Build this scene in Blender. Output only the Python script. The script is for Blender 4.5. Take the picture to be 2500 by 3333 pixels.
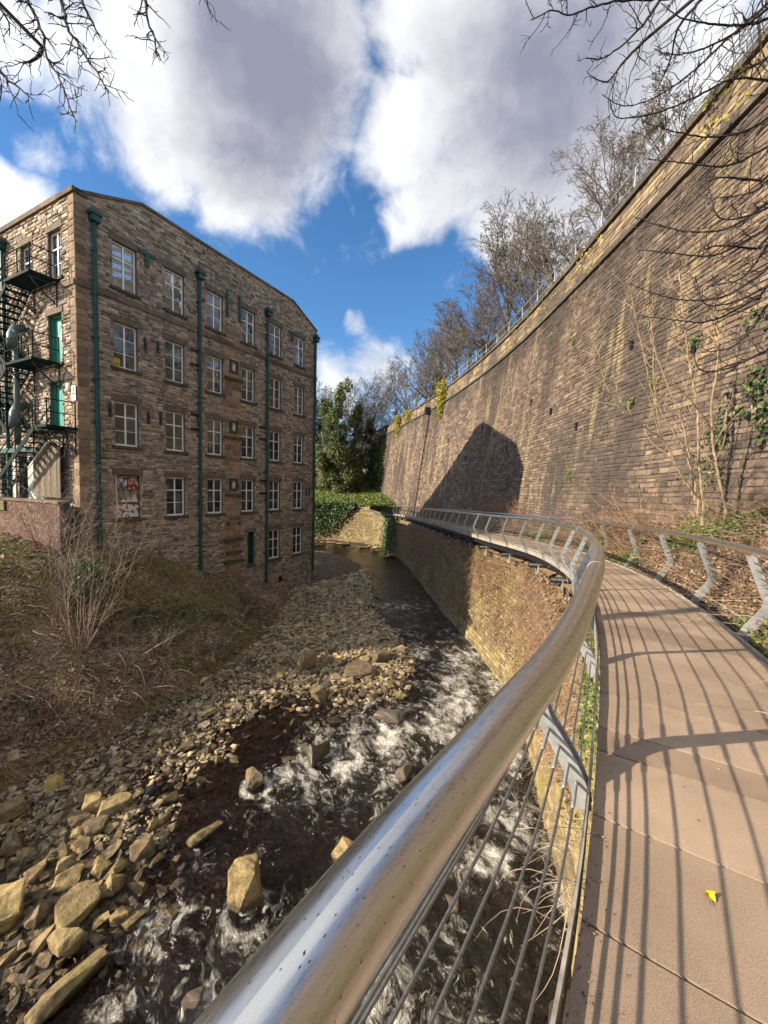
import bpy, bmesh, math, random
import numpy as np
from mathutils import Matrix, Vector

# ------------------------------------------------------------------ clear
for o in list(bpy.data.objects):
    bpy.data.objects.remove(o)
SC = bpy.context.scene
COL = SC.collection
RNG = np.random.default_rng(7)

# ------------------------------------------------------------------ camera
CZ = 1.70
FW = Vector((0.0, 0.99816469, -0.06055779))
RT = Vector((0.99972255, 0.00142642, 0.02351141))
UP = Vector((-0.02355464, 0.06054099, 0.99788775))
cd = bpy.data.cameras.new('camera')
cd.sensor_fit = 'HORIZONTAL'; cd.sensor_width = 36.0
cd.lens = 36.0 * 1315.0 / 2500.0
cd.clip_start = 0.05; cd.clip_end = 4000
cam = bpy.data.objects.new('camera', cd); COL.objects.link(cam)
cam.matrix_world = Matrix(((RT.x, UP.x, -FW.x, 0), (RT.y, UP.y, -FW.y, 0), (RT.z, UP.z, -FW.z, CZ), (0, 0, 0, 1)))
SC.camera = cam
SC.render.resolution_x = 768; SC.render.resolution_y = 1024

def px_of(P):
    """pixel position (768 wide picture) and depth of world points, used only to rank pieces by how large they show"""
    P = np.atleast_2d(P) - np.array([0, 0, CZ])
    d = P @ np.array(FW); d = np.where(d < 0.05, 0.05, d)
    return 384 + 404 * (P @ np.array(RT)) / d, 512 - 404 * (P @ np.array(UP)) / d, P @ np.array(FW)

# ------------------------------------------------------------------ sun, sky, exposure
SUN_AZ = (1.0, 0.29)                      # horizontal travel of the light
SUN_EL = math.radians(26.0)
hl = math.hypot(*SUN_AZ)
LDIR = Vector((SUN_AZ[0] / hl * math.cos(SUN_EL), SUN_AZ[1] / hl * math.cos(SUN_EL), -math.sin(SUN_EL)))
sl = bpy.data.lights.new('sun', 'SUN'); sl.energy = 4.9; sl.angle = math.radians(0.5); sl.color = (1.0, 0.86, 0.67)
so = bpy.data.objects.new('sun', sl); COL.objects.link(so)
so.rotation_euler = LDIR.to_track_quat('-Z', 'Y').to_euler(); so.location = (-30, -8, 30)
SC.view_settings.view_transform = 'Standard'; SC.view_settings.look = 'None'
SC.view_settings.gamma = 1.0; SC.view_settings.use_curve_mapping = False
SC.view_settings.exposure = 1.05

def nd(nt, typ, ins=None, **props):
    n = nt.nodes.new('ShaderNode' + typ)
    for k, v in props.items():
        setattr(n, k, v)
    for k, v in (ins or {}).items():
        s = n.inputs[k]
        if isinstance(v, bpy.types.NodeSocket):
            nt.links.new(v, s)
        else:
            s.default_value = v
    return n

def mth(nt, op, a, b=0.0, c=0.0, clamp=False):
    return nd(nt, 'Math', {0: a, 1: b, 2: c}, operation=op, use_clamp=clamp).outputs[0]

def ramp(nt, fac, stops, interp='LINEAR'):
    r = nd(nt, 'ValToRGB', {0: fac}); r.color_ramp.interpolation = interp
    e = r.color_ramp.elements
    while len(e) < len(stops):
        e.new(0.5)
    for i, (p, c) in enumerate(stops):
        e[i].position = p; e[i].color = tuple(c) + (1,) if len(c) == 3 else c
    return r.outputs[0]

def mixc(nt, fac, a, b, mode='MIX'):
    n = nt.nodes.new('ShaderNodeMix'); n.data_type = 'RGBA'; n.blend_type = mode
    for s, v in ((n.inputs[0], fac), (n.inputs[6], a), (n.inputs[7], b)):
        if isinstance(v, bpy.types.NodeSocket):
            nt.links.new(v, s)
        else:
            s.default_value = (tuple(v) + (1,)) if not isinstance(v, (int, float)) and len(v) == 3 else v
    return n.outputs[2]

def sstep(nt, x, a, b):
    return nd(nt, 'MapRange', {0: x, 1: a, 2: b, 3: 0.0, 4: 1.0}, interpolation_type='SMOOTHSTEP').outputs[0]

W = bpy.data.worlds.new('World'); SC.world = W; W.use_nodes = True
nt = W.node_tree; nt.nodes.clear()
sky = nd(nt, 'TexSky', sky_type='NISHITA', sun_disc=False)
sky.sun_elevation = SUN_EL
sky.sun_rotation = math.atan2(-LDIR.x, -LDIR.y)
sky.altitude = 200; sky.air_density = 1.0; sky.dust_density = 0.3; sky.ozone_density = 3.5
tc = nd(nt, 'TexCoord').outputs['Generated']
dirn = nd(nt, 'VectorMath', {0: tc}, operation='NORMALIZE').outputs[0]
wob = nd(nt, 'TexNoise', {'Vector': dirn, 'Scale': 5.0, 'Detail': 3.0, 'Roughness': 0.5}).outputs['Color']
wv = nd(nt, 'VectorMath', {0: wob, 1: (0.5, 0.5, 0.5)}, operation='SUBTRACT').outputs[0]
wv = nd(nt, 'VectorMath', {0: wv, 'Scale': 0.10}, operation='SCALE').outputs[0]
dw = nd(nt, 'VectorMath', {0: dirn, 1: wv}, operation='ADD').outputs[0]
dw = nd(nt, 'VectorMath', {0: dw}, operation='NORMALIZE').outputs[0]
# cloud masses (direction, half-angle out, half-angle in, weight)
MASSES = [((-0.338, 0.679, 0.652), 11.9, 2.9, 1.0), ((-0.225, 0.716, 0.661), 12.3, 3.0, 1.0), ((-0.263, 0.784, 0.562), 7.9, 1.9, 0.9), ((-0.167, 0.777, 0.607), 5.7, 1.4, 0.75), ((-0.154, 0.673, 0.724), 8.2, 2.0, 0.95), ((-0.445, 0.635, 0.632), 6.2, 1.5, 0.8), ((0.151, 0.708, 0.69), 11.1, 2.7, 1.0), ((0.018, 0.778, 0.628), 6.4, 1.6, 0.95), ((0.076, 0.823, 0.563), 6.2, 1.5, 0.85), ((0.274, 0.757, 0.593), 12.5, 3.1, 1.0), ((0.347, 0.686, 0.639), 13.0, 3.2, 1.0), ((0.408, 0.765, 0.499), 9.8, 2.4, 0.85), ((0.252, 0.828, 0.501), 5.2, 1.3, 0.75), ((0.043, 0.845, 0.533), 3.5, 0.9, 0.7), ((0.018, 0.679, 0.734), 5.8, 1.4, 0.85), ((-0.608, 0.663, 0.438), 5.3, 1.3, 1.0), ((-0.507, 0.603, 0.616), 6.2, 1.5, 0.6), ((-0.557, 0.649, 0.518), 2.5, 0.6, 0.45), ((-0.072, 0.927, 0.368), 2.1, 0.5, 0.5), ((-0.029, 0.962, 0.272), 6.2, 1.5, 0.6), ((-0.131, 0.955, 0.268), 5.4, 1.3, 0.6), ((-0.083, 0.972, 0.22), 4.5, 1.1, 0.5),
          ((0.0, 0.35, 0.94), 24, 10, 1.0), ((-0.9, 0.1, 0.45), 24, 6, 0.9), ((-0.5, -0.6, 0.6), 28, 6, 0.9), ((0.5, -0.5, 0.7), 26, 6, 0.9), ((0.85, 0.1, 0.5), 24, 6, 0.9), ((0.0, -0.1, 0.99), 34, 12, 1.0), ((0.3, -0.9, 0.3), 20, 5, 0.9)]
CORES = [((-0.19, 0.7, 0.689), 10.6, 1.0, 1.05), ((-0.239, 0.762, 0.602), 8.1, 0.7, 0.8), ((0.242, 0.722, 0.648), 13.8, 1.3, 0.85), ((0.408, 0.765, 0.499), 8.3, 0.8, 0.6), ((-0.04, 0.964, 0.262), 6.0, 0.5, 0.3), ((-0.5, -0.6, 0.6), 16, 3, 0.7), ((0.5, -0.5, 0.7), 14, 3, 0.6)]
def masses(vec, lst):
    """greatest of the cloud masses in direction vec: each falls off linearly in the cosine from its heart (w) to its rim (0)"""
    d = None
    for c, ro, ri, w in lst:
        co, ci = math.cos(math.radians(ro)), math.cos(math.radians(ri)); k = w / (ci - co)
        dt = nd(nt, 'VectorMath', {0: vec, 1: tuple(Vector(c).normalized())}, operation='DOT_PRODUCT').outputs['Value']
        g = mth(nt, 'MULTIPLY_ADD', dt, k, -co * k)
        d = g if d is None else mth(nt, 'MAXIMUM', d, g)
    return mth(nt, 'MAXIMUM', mth(nt, 'MINIMUM', d, 1.0), 0.0)
dens = masses(dw, MASSES); core = masses(dw, CORES)
n2 = nd(nt, 'TexNoise', {'Vector': dw, 'Scale': 9.0, 'Detail': 7.0, 'Roughness': 0.62}).outputs['Fac']
dn = mth(nt, 'ADD', dens, mth(nt, 'MULTIPLY', mth(nt, 'SUBTRACT', n2, 0.5), mth(nt, 'MULTIPLY_ADD', dens, -1.1, 1.9)))
mask = sstep(nt, dn, 0.12, 0.80)
n3 = nd(nt, 'TexNoise', {'Vector': dw, 'Scale': 3.4, 'Detail': 2.0, 'Roughness': 0.5}).outputs['Fac']
thick = mth(nt, 'ADD', mth(nt, 'MULTIPLY', core, 0.95), mth(nt, 'MULTIPLY', mth(nt, 'SUBTRACT', n3, 0.40), 0.9))
thick = mth(nt, 'SUBTRACT', thick, mth(nt, 'MULTIPLY', mth(nt, 'SUBTRACT', n2, 0.5), 1.0))
ccol = ramp(nt, thick, [(0.0, (0.52, 0.525, 0.535)), (0.45, (0.36, 0.365, 0.395)), (0.85, (0.195, 0.20, 0.25)), (1.0, (0.155, 0.165, 0.215))])
sd = nd(nt, 'VectorMath', {0: dirn, 1: tuple(-LDIR)}, operation='DOT_PRODUCT').outputs['Value']
glow = mth(nt, 'ADD', 1.0, mth(nt, 'MULTIPLY', sstep(nt, sd, 0.35, 1.0), 1.3))  # clouds brightened toward the sun, added to lift the fill in the shade
ccol = nd(nt, 'VectorMath', {0: ccol, 'Scale': glow}, operation='SCALE').outputs[0]
skyc = nd(nt, 'VectorMath', {0: sky.outputs[0], 'Scale': 0.10}, operation='SCALE').outputs[0]
skyc = nd(nt, 'HueSaturation', {'Hue': 0.5, 'Saturation': 1.18, 'Value': 1.0, 'Fac': 1.0, 'Color': skyc}).outputs[0]
wc = mixc(nt, mask, skyc, ccol)
bg = nd(nt, 'Background', {0: wc, 1: 1.0})
nt.links.new(bg.outputs[0], nd(nt, 'OutputWorld').inputs[0])

W.cycles.sampling_method = 'MANUAL'; W.cycles.sample_map_resolution = 256
cy = SC.cycles
cy.use_denoising = True; cy.max_bounces = 6; cy.diffuse_bounces = 3; cy.glossy_bounces = 2; cy.transmission_bounces = 2; cy.transparent_max_bounces = 6
cy.use_adaptive_sampling = True; cy.adaptive_threshold = 0.02; cy.adaptive_min_samples = 24; cy.caustics_reflective = False; cy.caustics_refractive = False; cy.sample_clamp_indirect = 6.0

# ------------------------------------------------------------------ numeric helpers
def _h(ix, iy, iz, seed):
    n = (ix.astype(np.int64) * 374761393 + iy.astype(np.int64) * 668265263 + iz.astype(np.int64) * 1274126177 + seed * 974711) & 0xffffffff
    n = ((n ^ (n >> 13)) * 1274126177) & 0xffffffff
    n = (n ^ (n >> 16)) & 0xffff
    return n / 65535.0

def vnoise(P, seed=0):
    P = np.asarray(P, float); i = np.floor(P); f = P - i; f = f * f * (3 - 2 * f); i = i.astype(np.int64)
    r = 0
    for dx in (0, 1):
        for dy in (0, 1):
            for dz in (0, 1):
                w = (f[:, 0] if dx else 1 - f[:, 0]) * (f[:, 1] if dy else 1 - f[:, 1]) * (f[:, 2] if dz else 1 - f[:, 2])
                r = r + w * _h(i[:, 0] + dx, i[:, 1] + dy, i[:, 2] + dz, seed)
    return r

def fbm(P, octv=4, seed=0, gain=0.5):
    P = np.asarray(P, float); a = 1.0; s = 0; t = 0
    for k in range(octv):
        s = s + a * (vnoise(P, seed + k) - 0.5); t += a; a *= gain; P = P * 2.03 + 7.1
    return s / t * 2

def xyz(x, y, z=0):
    x = np.asarray(x, float)
    return np.stack([x, np.broadcast_to(y, x.shape), np.broadcast_to(z, x.shape)], -1)

def spline(pts, step=0.1, smooth=0.0):
    """dense smooth polyline through pts (any dimension), about evenly spaced"""
    P = np.array(pts, float); n = len(P); out = []
    for i in range(n - 1):
        p0 = P[max(i - 1, 0)]; p1 = P[i]; p2 = P[i + 1]; p3 = P[min(i + 2, n - 1)]
        d = np.linalg.norm(p2 - p1); k = max(2, int(d / step)); t = np.linspace(0, 1, k, endpoint=False)[:, None]
        d01 = max(np.linalg.norm(p1 - p0), 1e-6); d23 = max(np.linalg.norm(p3 - p2), 1e-6)
        m1 = ((p2 - p1) / d + (p1 - p0) / d01) / (2 if i else 1) * d if i else (p2 - p1)
        m2 = ((p3 - p2) / d23 + (p2 - p1) / d) / 2 * d if i < n - 2 else (p2 - p1)
        out.append((2 * t**3 - 3 * t**2 + 1) * p1 + (t**3 - 2 * t**2 + t) * m1 + (-2 * t**3 + 3 * t**2) * p2 + (t**3 - t**2) * m2)
    out.append(P[-1:]); Q = np.concatenate(out)
    s = np.concatenate([[0], np.cumsum(np.linalg.norm(np.diff(Q, axis=0), axis=1))])
    ss = np.linspace(0, s[-1], max(2, int(s[-1] / step)) + 1)
    Q = np.stack([np.interp(ss, s, Q[:, k]) for k in range(Q.shape[1])], 1)
    if smooth:
        w = int(smooth / step); ker = np.hanning(2 * w + 3); ker /= ker.sum(); pad = len(ker) // 2
        R = []
        for k in range(Q.shape[1]):
            e = np.concatenate([2 * Q[0, k] - Q[pad:0:-1, k], Q[:, k], 2 * Q[-1, k] - Q[-2:-pad - 2:-1, k]])
            R.append(np.convolve(e, ker, 'valid'))
        Q = np.stack(R, 1)
    return Q

class Curve2:
    """plan curve with arc length; n is the left-hand normal"""
    def __init__(self, pts, step=0.1, smooth=0.0):
        self.P = spline(pts, step, smooth)
        self.s = np.concatenate([[0], np.cumsum(np.linalg.norm(np.diff(self.P, axis=0), axis=1))]); self.L = self.s[-1]
        t = np.gradient(self.P, axis=0); t /= np.linalg.norm(t, axis=1)[:, None]; self.T = t
    def at(self, s):
        p = np.stack([np.interp(s, self.s, self.P[:, k]) for k in (0, 1)], -1)
        t = np.stack([np.interp(s, self.s, self.T[:, k]) for k in (0, 1)], -1)
        t = t / np.linalg.norm(t, axis=-1, keepdims=True)
        return p, t, np.stack([-t[..., 1], t[..., 0]], -1)
    def s_at_y(self, y):
        return float(np.interp(y, self.P[:, 1], self.s))

# ------------------------------------------------------------------ mesh helpers
WM = {}                                    # world matrix of everything linked
def mk(name, V, F, mat=None, parent=None, attr=None, smooth=False, origin=None, M=None):
    V = np.asarray(V, float).reshape(-1, 3)
    if not isinstance(F, (list, tuple)):
        F = [F]
    F = [np.asarray(f, np.int64) for f in F if len(f)]
    if origin is not None:
        o3 = np.asarray(origin, float); V = V - o3; M = Matrix.Translation(Vector(o3))
    me = bpy.data.meshes.new(name)
    me.vertices.add(len(V)); me.vertices.foreach_set('co', V.astype(np.float32).ravel())
    li = np.concatenate([f.ravel() for f in F]); sz = np.concatenate([np.full(len(f), f.shape[1]) for f in F])
    me.loops.add(len(li)); me.loops.foreach_set('vertex_index', li.astype(np.int32))
    me.polygons.add(len(sz)); me.polygons.foreach_set('loop_start', (np.cumsum(sz) - sz).astype(np.int32))
    me.polygons.foreach_set('use_smooth', np.full(len(sz), bool(smooth)))
    me.update(calc_edges=True)
    for k, a in (attr or {}).items():
        at = me.attributes.new(k, 'FLOAT', 'POINT'); at.data.foreach_set('value', np.asarray(a, np.float32))
    if mat:
        me.materials.append(mat)
    return ob(name, me, parent, M)

def ob(name, data, parent=None, M=None):
    o = bpy.data.objects.new(name, data); COL.objects.link(o)
    M = M or Matrix.Identity(4); WM[o] = M
    if parent is not None:
        o.parent = parent; o.matrix_parent_inverse = WM[parent].inverted()
    o.matrix_basis = M if parent is not None else M
    return o

def tag(o, label=None, cat=None, group=None, kind=None):
    for k, v in (('label', label), ('category', cat), ('group', group), ('kind', kind)):
        if v:
            o[k] = v
    return o

def thing(name, label, cat, loc=(0, 0, 0), group=None):
    o = ob(name, None, None, Matrix.Translation(Vector(loc))); o.empty_display_size = 0.3
    return tag(o, label, cat, group)

def part_copy(o, parent, M):
    c = o.copy(); COL.objects.link(c); WM[c] = M
    c.parent = parent; c.matrix_parent_inverse = WM[parent].inverted() if parent else Matrix.Identity(4)
    c.matrix_basis = M
    return c

BOXF = np.array([[0, 1, 3, 2], [4, 6, 7, 5], [0, 4, 5, 1], [2, 3, 7, 6], [0, 2, 6, 4], [1, 5, 7, 3]])
class MB:
    def __init__(self):
        self.V = []; self.F = {}; self.n = 0; self.A = []
    def add(self, V, F, a=0.5):
        V = np.asarray(V, float).reshape(-1, 3)
        for f in (F if isinstance(F, (list, tuple)) else [F]):
            f = np.asarray(f)
            if len(f):
                self.F.setdefault(f.shape[1], []).append(f + self.n)
        self.V.append(V); self.n += len(V); self.A.append(np.broadcast_to(np.asarray(a, float), (len(V),)))
        return self
    def box(self, a0, a1, b0, b1, c0, c1, fr=None, a=0.5):
        g = np.array([[x, y, z] for x in (a0, a1) for y in (b0, b1) for z in (c0, c1)], float)
        return self.add(fr(g[:, 0], g[:, 1], g[:, 2]) if fr else g, BOXF, a)
    def tube(self, pts, r, k=6, cap=True, a=0.5):
        V, F = tube(pts, r, k, cap); return self.add(V, F, a)
    def get(self):
        return np.concatenate(self.V), [np.concatenate(v) for v in self.F.values()]
    def build(self, name, mat, parent=None, smooth=False, **kw):
        V, F = self.get()
        return mk(name, V, F, mat, parent, {'rnd': np.concatenate(self.A)}, smooth, **kw)

def tube(pts, r, k=6, cap=True):
    P = np.asarray(pts, float); n = len(P); r = np.broadcast_to(np.asarray(r, float), (n,))
    T = np.gradient(P, axis=0); T /= np.linalg.norm(T, axis=1)[:, None] + 1e-12
    m = np.abs(T).mean(0); ref = np.eye(3)[int(np.argmin(m))]
    A = np.cross(T, ref); A /= np.linalg.norm(A, axis=1)[:, None] + 1e-9; B = np.cross(T, A)
    th = np.arange(k) * 2 * math.pi / k
    V = P[:, None, :] + r[:, None, None] * (np.cos(th)[None, :, None] * A[:, None, :] + np.sin(th)[None, :, None] * B[:, None, :])
    i = np.arange(n - 1)[:, None] * k; j = np.arange(k)[None, :]; j2 = (j + 1) % k
    F = np.stack([i + j, i + j2, i + k + j2, i + k + j], -1).reshape(-1, 4)
    V = V.reshape(-1, 3); out = [F]
    if cap and k > 2:
        V = np.concatenate([V, P[:1], P[-1:]]); c0 = n * k; jj = np.arange(k); jn = (jj + 1) % k
        out.append(np.concatenate([np.stack([np.full(k, c0), jn, jj], 1), np.stack([np.full(k, c0 + 1), (n - 1) * k + jj, (n - 1) * k + jn], 1)]))
    return V, out

def grid_faces(nx, ny):
    i = np.arange(nx - 1)[:, None] * ny + np.arange(ny - 1)[None, :]
    return np.stack([i, i + ny, i + ny + 1, i + 1], -1).reshape(-1, 4)

def leaves(P, size, rng, nrm=None, spread=1.0, aspect=0.7):
    """one small folded leaf (4 verts, 2 tris) at each point"""
    P = np.asarray(P, float); n = len(P); size = np.broadcast_to(np.asarray(size, float), (n,))
    N = rng.normal(size=(n, 3)) * spread
    if nrm is not None:
        N = N + np.asarray(nrm)
    N /= np.linalg.norm(N, axis=1)[:, None] + 1e-9
    A = np.cross(N, rng.normal(size=(n, 3))); A /= np.linalg.norm(A, axis=1)[:, None] + 1e-9; B = np.cross(N, A)
    s = size[:, None]
    V = np.stack([P - A * s * 0.5, P + B * s * 0.5 * aspect + N * s * 0.12, P + A * s * 0.5, P - B * s * 0.5 * aspect + N * s * 0.12], 1)
    i = np.arange(n)[:, None] * 4
    F = np.concatenate([i + np.array([[0, 1, 2]]), i + np.array([[0, 2, 3]])])
    return V.reshape(-1, 3), F, np.repeat(rng.random(n), 4)

# ------------------------------------------------------------------ materials
def new_mat(name):
    m = bpy.data.materials.new(name); m.use_nodes = True; t = m.node_tree; t.nodes.clear()
    return m, t

def finish(m, t, col, rough=0.8, metal=0.0, bump=None, bstr=0.3, bdist=0.02, spec=0.4, **kw):
    p = nd(t, 'BsdfPrincipled')
    for k, v in {'Base Color': col, 'Roughness': rough, 'Metallic': metal, 'Specular IOR Level': spec, **kw}.items():
        if isinstance(v, bpy.types.NodeSocket):
            t.links.new(v, p.inputs[k])
        else:
            p.inputs[k].default_value = (tuple(v) + (1,)) if hasattr(v, '__len__') and len(v) == 3 else v
    if bump is not None:
        b = nd(t, 'Bump', {'Height': bump, 'Strength': bstr, 'Distance': bdist}); t.links.new(b.outputs[0], p.inputs['Normal'])
    t.links.new(p.outputs[0], nd(t, 'OutputMaterial').inputs[0])
    return m

def wpos(t, scale=(1, 1, 1)):
    g = nd(t, 'NewGeometry').outputs['Position']
    return nd(t, 'VectorMath', {0: g, 1: tuple(scale)}, operation='MULTIPLY').outputs[0]

def noise(t, vec, scale, detail=4.0, rough=0.55, out='Fac'):
    return nd(t, 'TexNoise', {'Vector': vec, 'Scale': scale, 'Detail': detail, 'Roughness': rough}).outputs[out]

def m_piece(name, stops, scale=5.0, rough=0.9, bstr=0.5, bdist=0.02, stain=None, moss=None, spec=0.25, contrast=(0.6, 1.3), wet=False, soot=None):
    """stone-like: colour by the piece's own random value, mottled, with optional weather stains and moss"""
    m, t = new_mat(name)
    r = nd(t, 'Attribute', attribute_name='rnd').outputs['Fac']
    c = ramp(t, r, stops)
    p = wpos(t)
    a = noise(t, p, scale, 6, 0.62)
    v = nd(t, 'MapRange', {0: a, 1: 0.25, 2: 0.75, 3: contrast[0], 4: contrast[1]}).outputs[0]
    c = mixc(t, 1.0, c, nd(t, 'CombineXYZ', {0: v, 1: v, 2: v}).outputs[0], 'MULTIPLY')
    if stain:
        sc, lo, hi, amt, col = stain
        s = noise(t, wpos(t, sc), 1.0, 5, 0.6)
        c = mixc(t, mth(t, 'MULTIPLY', sstep(t, s, lo, hi), amt), c, col)
    if moss:
        sc, lo, hi, amt, col = moss
        s = noise(t, wpos(t, sc), 1.0, 4, 0.65)
        c = mixc(t, mth(t, 'MULTIPLY', sstep(t, s, lo, hi), amt), c, col)
    if soot:                              # dark run-off below the string course, in ragged tongues
        sp = nd(t, 'SeparateXYZ', {0: p}); tg = noise(t, wpos(t, (0.55, 0.55, 0.10)), 1.0, 6, 0.65); lim = mth(t, 'MULTIPLY_ADD', tg, 13.0, soot - 6.5)
        c = mixc(t, mth(t, 'MULTIPLY', sstep(t, mth(t, 'SUBTRACT', sp.outputs[2], lim), -0.4, 2.2), 0.72), c, (0.044, 0.036, 0.033))
    b = noise(t, p, scale * 5, 5, 0.65)
    if wet:                               # damp band just above the water line
        sp = nd(t, 'SeparateXYZ', {0: p}); wl = nd(t, 'MapRange', {0: sp.outputs[1], 1: 8.0, 2: 28.0, 3: -6.9, 4: -6.3}).outputs[0]
        ab = mth(t, 'ADD', mth(t, 'SUBTRACT', sp.outputs[2], wl), mth(t, 'MULTIPLY', mth(t, 'SUBTRACT', a, 0.5), 0.25)); wt = mth(t, 'SUBTRACT', 1.0, sstep(t, ab, 0.06, 0.20))
        c = mixc(t, mth(t, 'MULTIPLY', wt, 0.72), c, (0.030, 0.021, 0.012)); rough = nd(t, 'MapRange', {0: wt, 1: 0.0, 2: 1.0, 3: rough, 4: 0.3}).outputs[0]
        b = mth(t, 'ADD', mth(t, 'MULTIPLY', b, 0.5), mth(t, 'MULTIPLY', noise(t, p, 6.0, 4, 0.6), 1.0))
    return finish(m, t, c, rough, bump=b, bstr=bstr, bdist=bdist, spec=spec)

def m_plain(name, col, rough=0.6, metal=0.0, var=0.25, scale=8.0, bstr=0.15, spec=0.4, dirt=None):
    m, t = new_mat(name); p = wpos(t); a = noise(t, p, scale, 5, 0.6)
    c2 = tuple(max(0, x * (1 - var)) for x in col); c1 = tuple(min(1, x * (1 + var * 0.6)) for x in col)
    c = ramp(t, a, [(0.3, c2), (0.7, c1)])
    if dirt:
        s = noise(t, wpos(t, (1.5, 1.5, 0.5)), 3.0, 6, 0.7); c = mixc(t, mth(t, 'MULTIPLY', sstep(t, s, 0.45, 0.75), dirt[0]), c, dirt[1])
    return finish(m, t, c, rough, metal, bump=noise(t, p, scale * 6, 4), bstr=bstr, bdist=0.01, spec=spec)

def m_leaf(name, stops, rough=0.55, trans=0.25, spec=0.35):
    m, t = new_mat(name)
    r = nd(t, 'Attribute', attribute_name='rnd').outputs['Fac']; c = ramp(t, r, stops)
    p = nd(t, 'BsdfPrincipled', {'Base Color': c, 'Roughness': rough, 'Specular IOR Level': spec})
    d = nd(t, 'BsdfTranslucent', {'Color': c})
    mx = nd(t, 'MixShader', {0: trans, 1: p.outputs[0], 2: d.outputs[0]})
    t.links.new(mx.outputs[0], nd(t, 'OutputMaterial').inputs[0]); return m

MT = {}
MT['wall'] = m_piece('retaining_wall_stone', [(0, (0.080, 0.060, 0.048)), (0.5, (0.145, 0.106, 0.080)), (0.9, (0.205, 0.150, 0.109)), (0.97, (0.25, 0.182, 0.118)), (0.985, (0.21, 0.122, 0.086)), (1, (0.29, 0.21, 0.138))], 4, 0.9, 0.6,
                     stain=((0.22, 0.22, 0.06), 0.46, 0.64, 0.85, (0.046, 0.037, 0.033)), moss=((1.1, 1.1, 0.05), 0.56, 0.63, 0.5, (0.31, 0.245, 0.125)), soot=9.6)
MT['parapet'] = m_piece('parapet_stone', [(0, (0.10, 0.076, 0.055)), (0.5, (0.20, 0.15, 0.096)), (1, (0.33, 0.25, 0.145))], 4, 0.9, 0.5, stain=((0.5, 0.5, 0.25), 0.46, 0.62, 0.85, (0.075, 0.058, 0.048)))
MT['coping'] = m_piece('dark_coping_stone', [(0, (0.05, 0.042, 0.036)), (1, (0.10, 0.085, 0.070))], 4, 0.95, 0.5, moss=((1.2, 1.2, 1.2), 0.55, 0.7, 0.5, (0.10, 0.10, 0.035)))
MT['mortar'] = m_plain('wall_mortar', (0.085, 0.068, 0.055), 0.95, var=0.4, scale=5)
MT['millmortar'] = m_plain('mill_mortar', (0.33, 0.27, 0.205), 0.95, var=0.4, scale=5)
MT['mill'] = m_piece('mill_stone', [(0, (0.115, 0.092, 0.075)), (0.35, (0.265, 0.207, 0.160)), (0.7, (0.40, 0.32, 0.245)), (0.93, (0.54, 0.44, 0.325)), (0.965, (0.44, 0.26, 0.15)), (1, (0.56, 0.46, 0.35))], 5, 0.9, 0.6,
                     stain=((0.35, 0.35, 0.25), 0.52, 0.75, 0.55, (0.085, 0.068, 0.056)))
MT['ashlar'] = m_piece('mill_ashlar', [(0, (0.18, 0.125, 0.085)), (0.5, (0.30, 0.205, 0.135)), (1, (0.40, 0.27, 0.165))], 4, 0.9, 0.4, stain=((0.5, 0.5, 0.3), 0.5, 0.75, 0.5, (0.09, 0.07, 0.055)))
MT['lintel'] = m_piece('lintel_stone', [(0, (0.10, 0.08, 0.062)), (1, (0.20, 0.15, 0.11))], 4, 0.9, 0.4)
MT['sill'] = m_piece('mossy_sill_stone', [(0, (0.07, 0.06, 0.042)), (1, (0.11, 0.09, 0.06))], 5, 0.95, 0.4, moss=((2, 2, 2), 0.45, 0.65, 0.6, (0.07, 0.085, 0.03)))
MT['river_wall'] = m_piece('river_wall_stone', [(0, (0.14, 0.105, 0.062)), (0.5, (0.25, 0.19, 0.10)), (1, (0.36, 0.275, 0.135))], 4, 0.9, 0.6,
                           stain=((0.4, 0.4, 0.3), 0.5, 0.7, 0.5, (0.10, 0.075, 0.04)), moss=((0.7, 0.7, 0.5), 0.48, 0.66, 0.7, (0.19, 0.17, 0.035)))
MT['rock'] = m_piece('river_rock', [(0, (0.10, 0.082, 0.060)), (0.35, (0.235, 0.172, 0.098)), (0.7, (0.37, 0.275, 0.125)), (0.9, (0.45, 0.34, 0.115)), (1, (0.38, 0.28, 0.21))], 7, 0.85, 0.9, 0.05, moss=((1.5, 1.5, 1.5), 0.52, 0.70, 0.5, (0.235, 0.205, 0.05)), contrast=(0.35, 1.35), wet=True)
MT['shingle'] = m_piece('pale_shingle', [(0, (0.19, 0.148, 0.095)), (0.5, (0.36, 0.28, 0.175)), (1, (0.52, 0.41, 0.265))], 7, 0.9, 0.6, contrast=(0.6, 1.25))
MT['wet_rock'] = m_piece('wet_river_rock', [(0, (0.035, 0.030, 0.026)), (0.6, (0.07, 0.058, 0.045)), (1, (0.13, 0.10, 0.07))], 6, 0.35, 0.4, spec=0.5)
MT['brick'] = m_piece('old_red_brick', [(0, (0.10, 0.058, 0.046)), (0.5, (0.16, 0.088, 0.066)), (1, (0.22, 0.145, 0.11))], 8, 0.9, 0.4)
MT['white'] = m_plain('white_window_paint', (0.86, 0.85, 0.81), 0.5, var=0.08, scale=6, dirt=(0.15, (0.35, 0.33, 0.28)))
MT['green'] = m_plain('dark_green_paint', (0.008, 0.060, 0.050), 0.45, var=0.4, scale=5)
MT['teal'] = m_plain('teal_door_paint', (0.03, 0.26, 0.20), 0.5, var=0.2, scale=3)
MT['greenstair'] = m_plain('stair_green_paint', (0.014, 0.042, 0.035), 0.5, var=0.6, scale=4)
MT['stair'] = m_plain('black_green_stair_paint', (0.007, 0.020, 0.017), 0.8, var=0.6, scale=4, spec=0.15)
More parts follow.
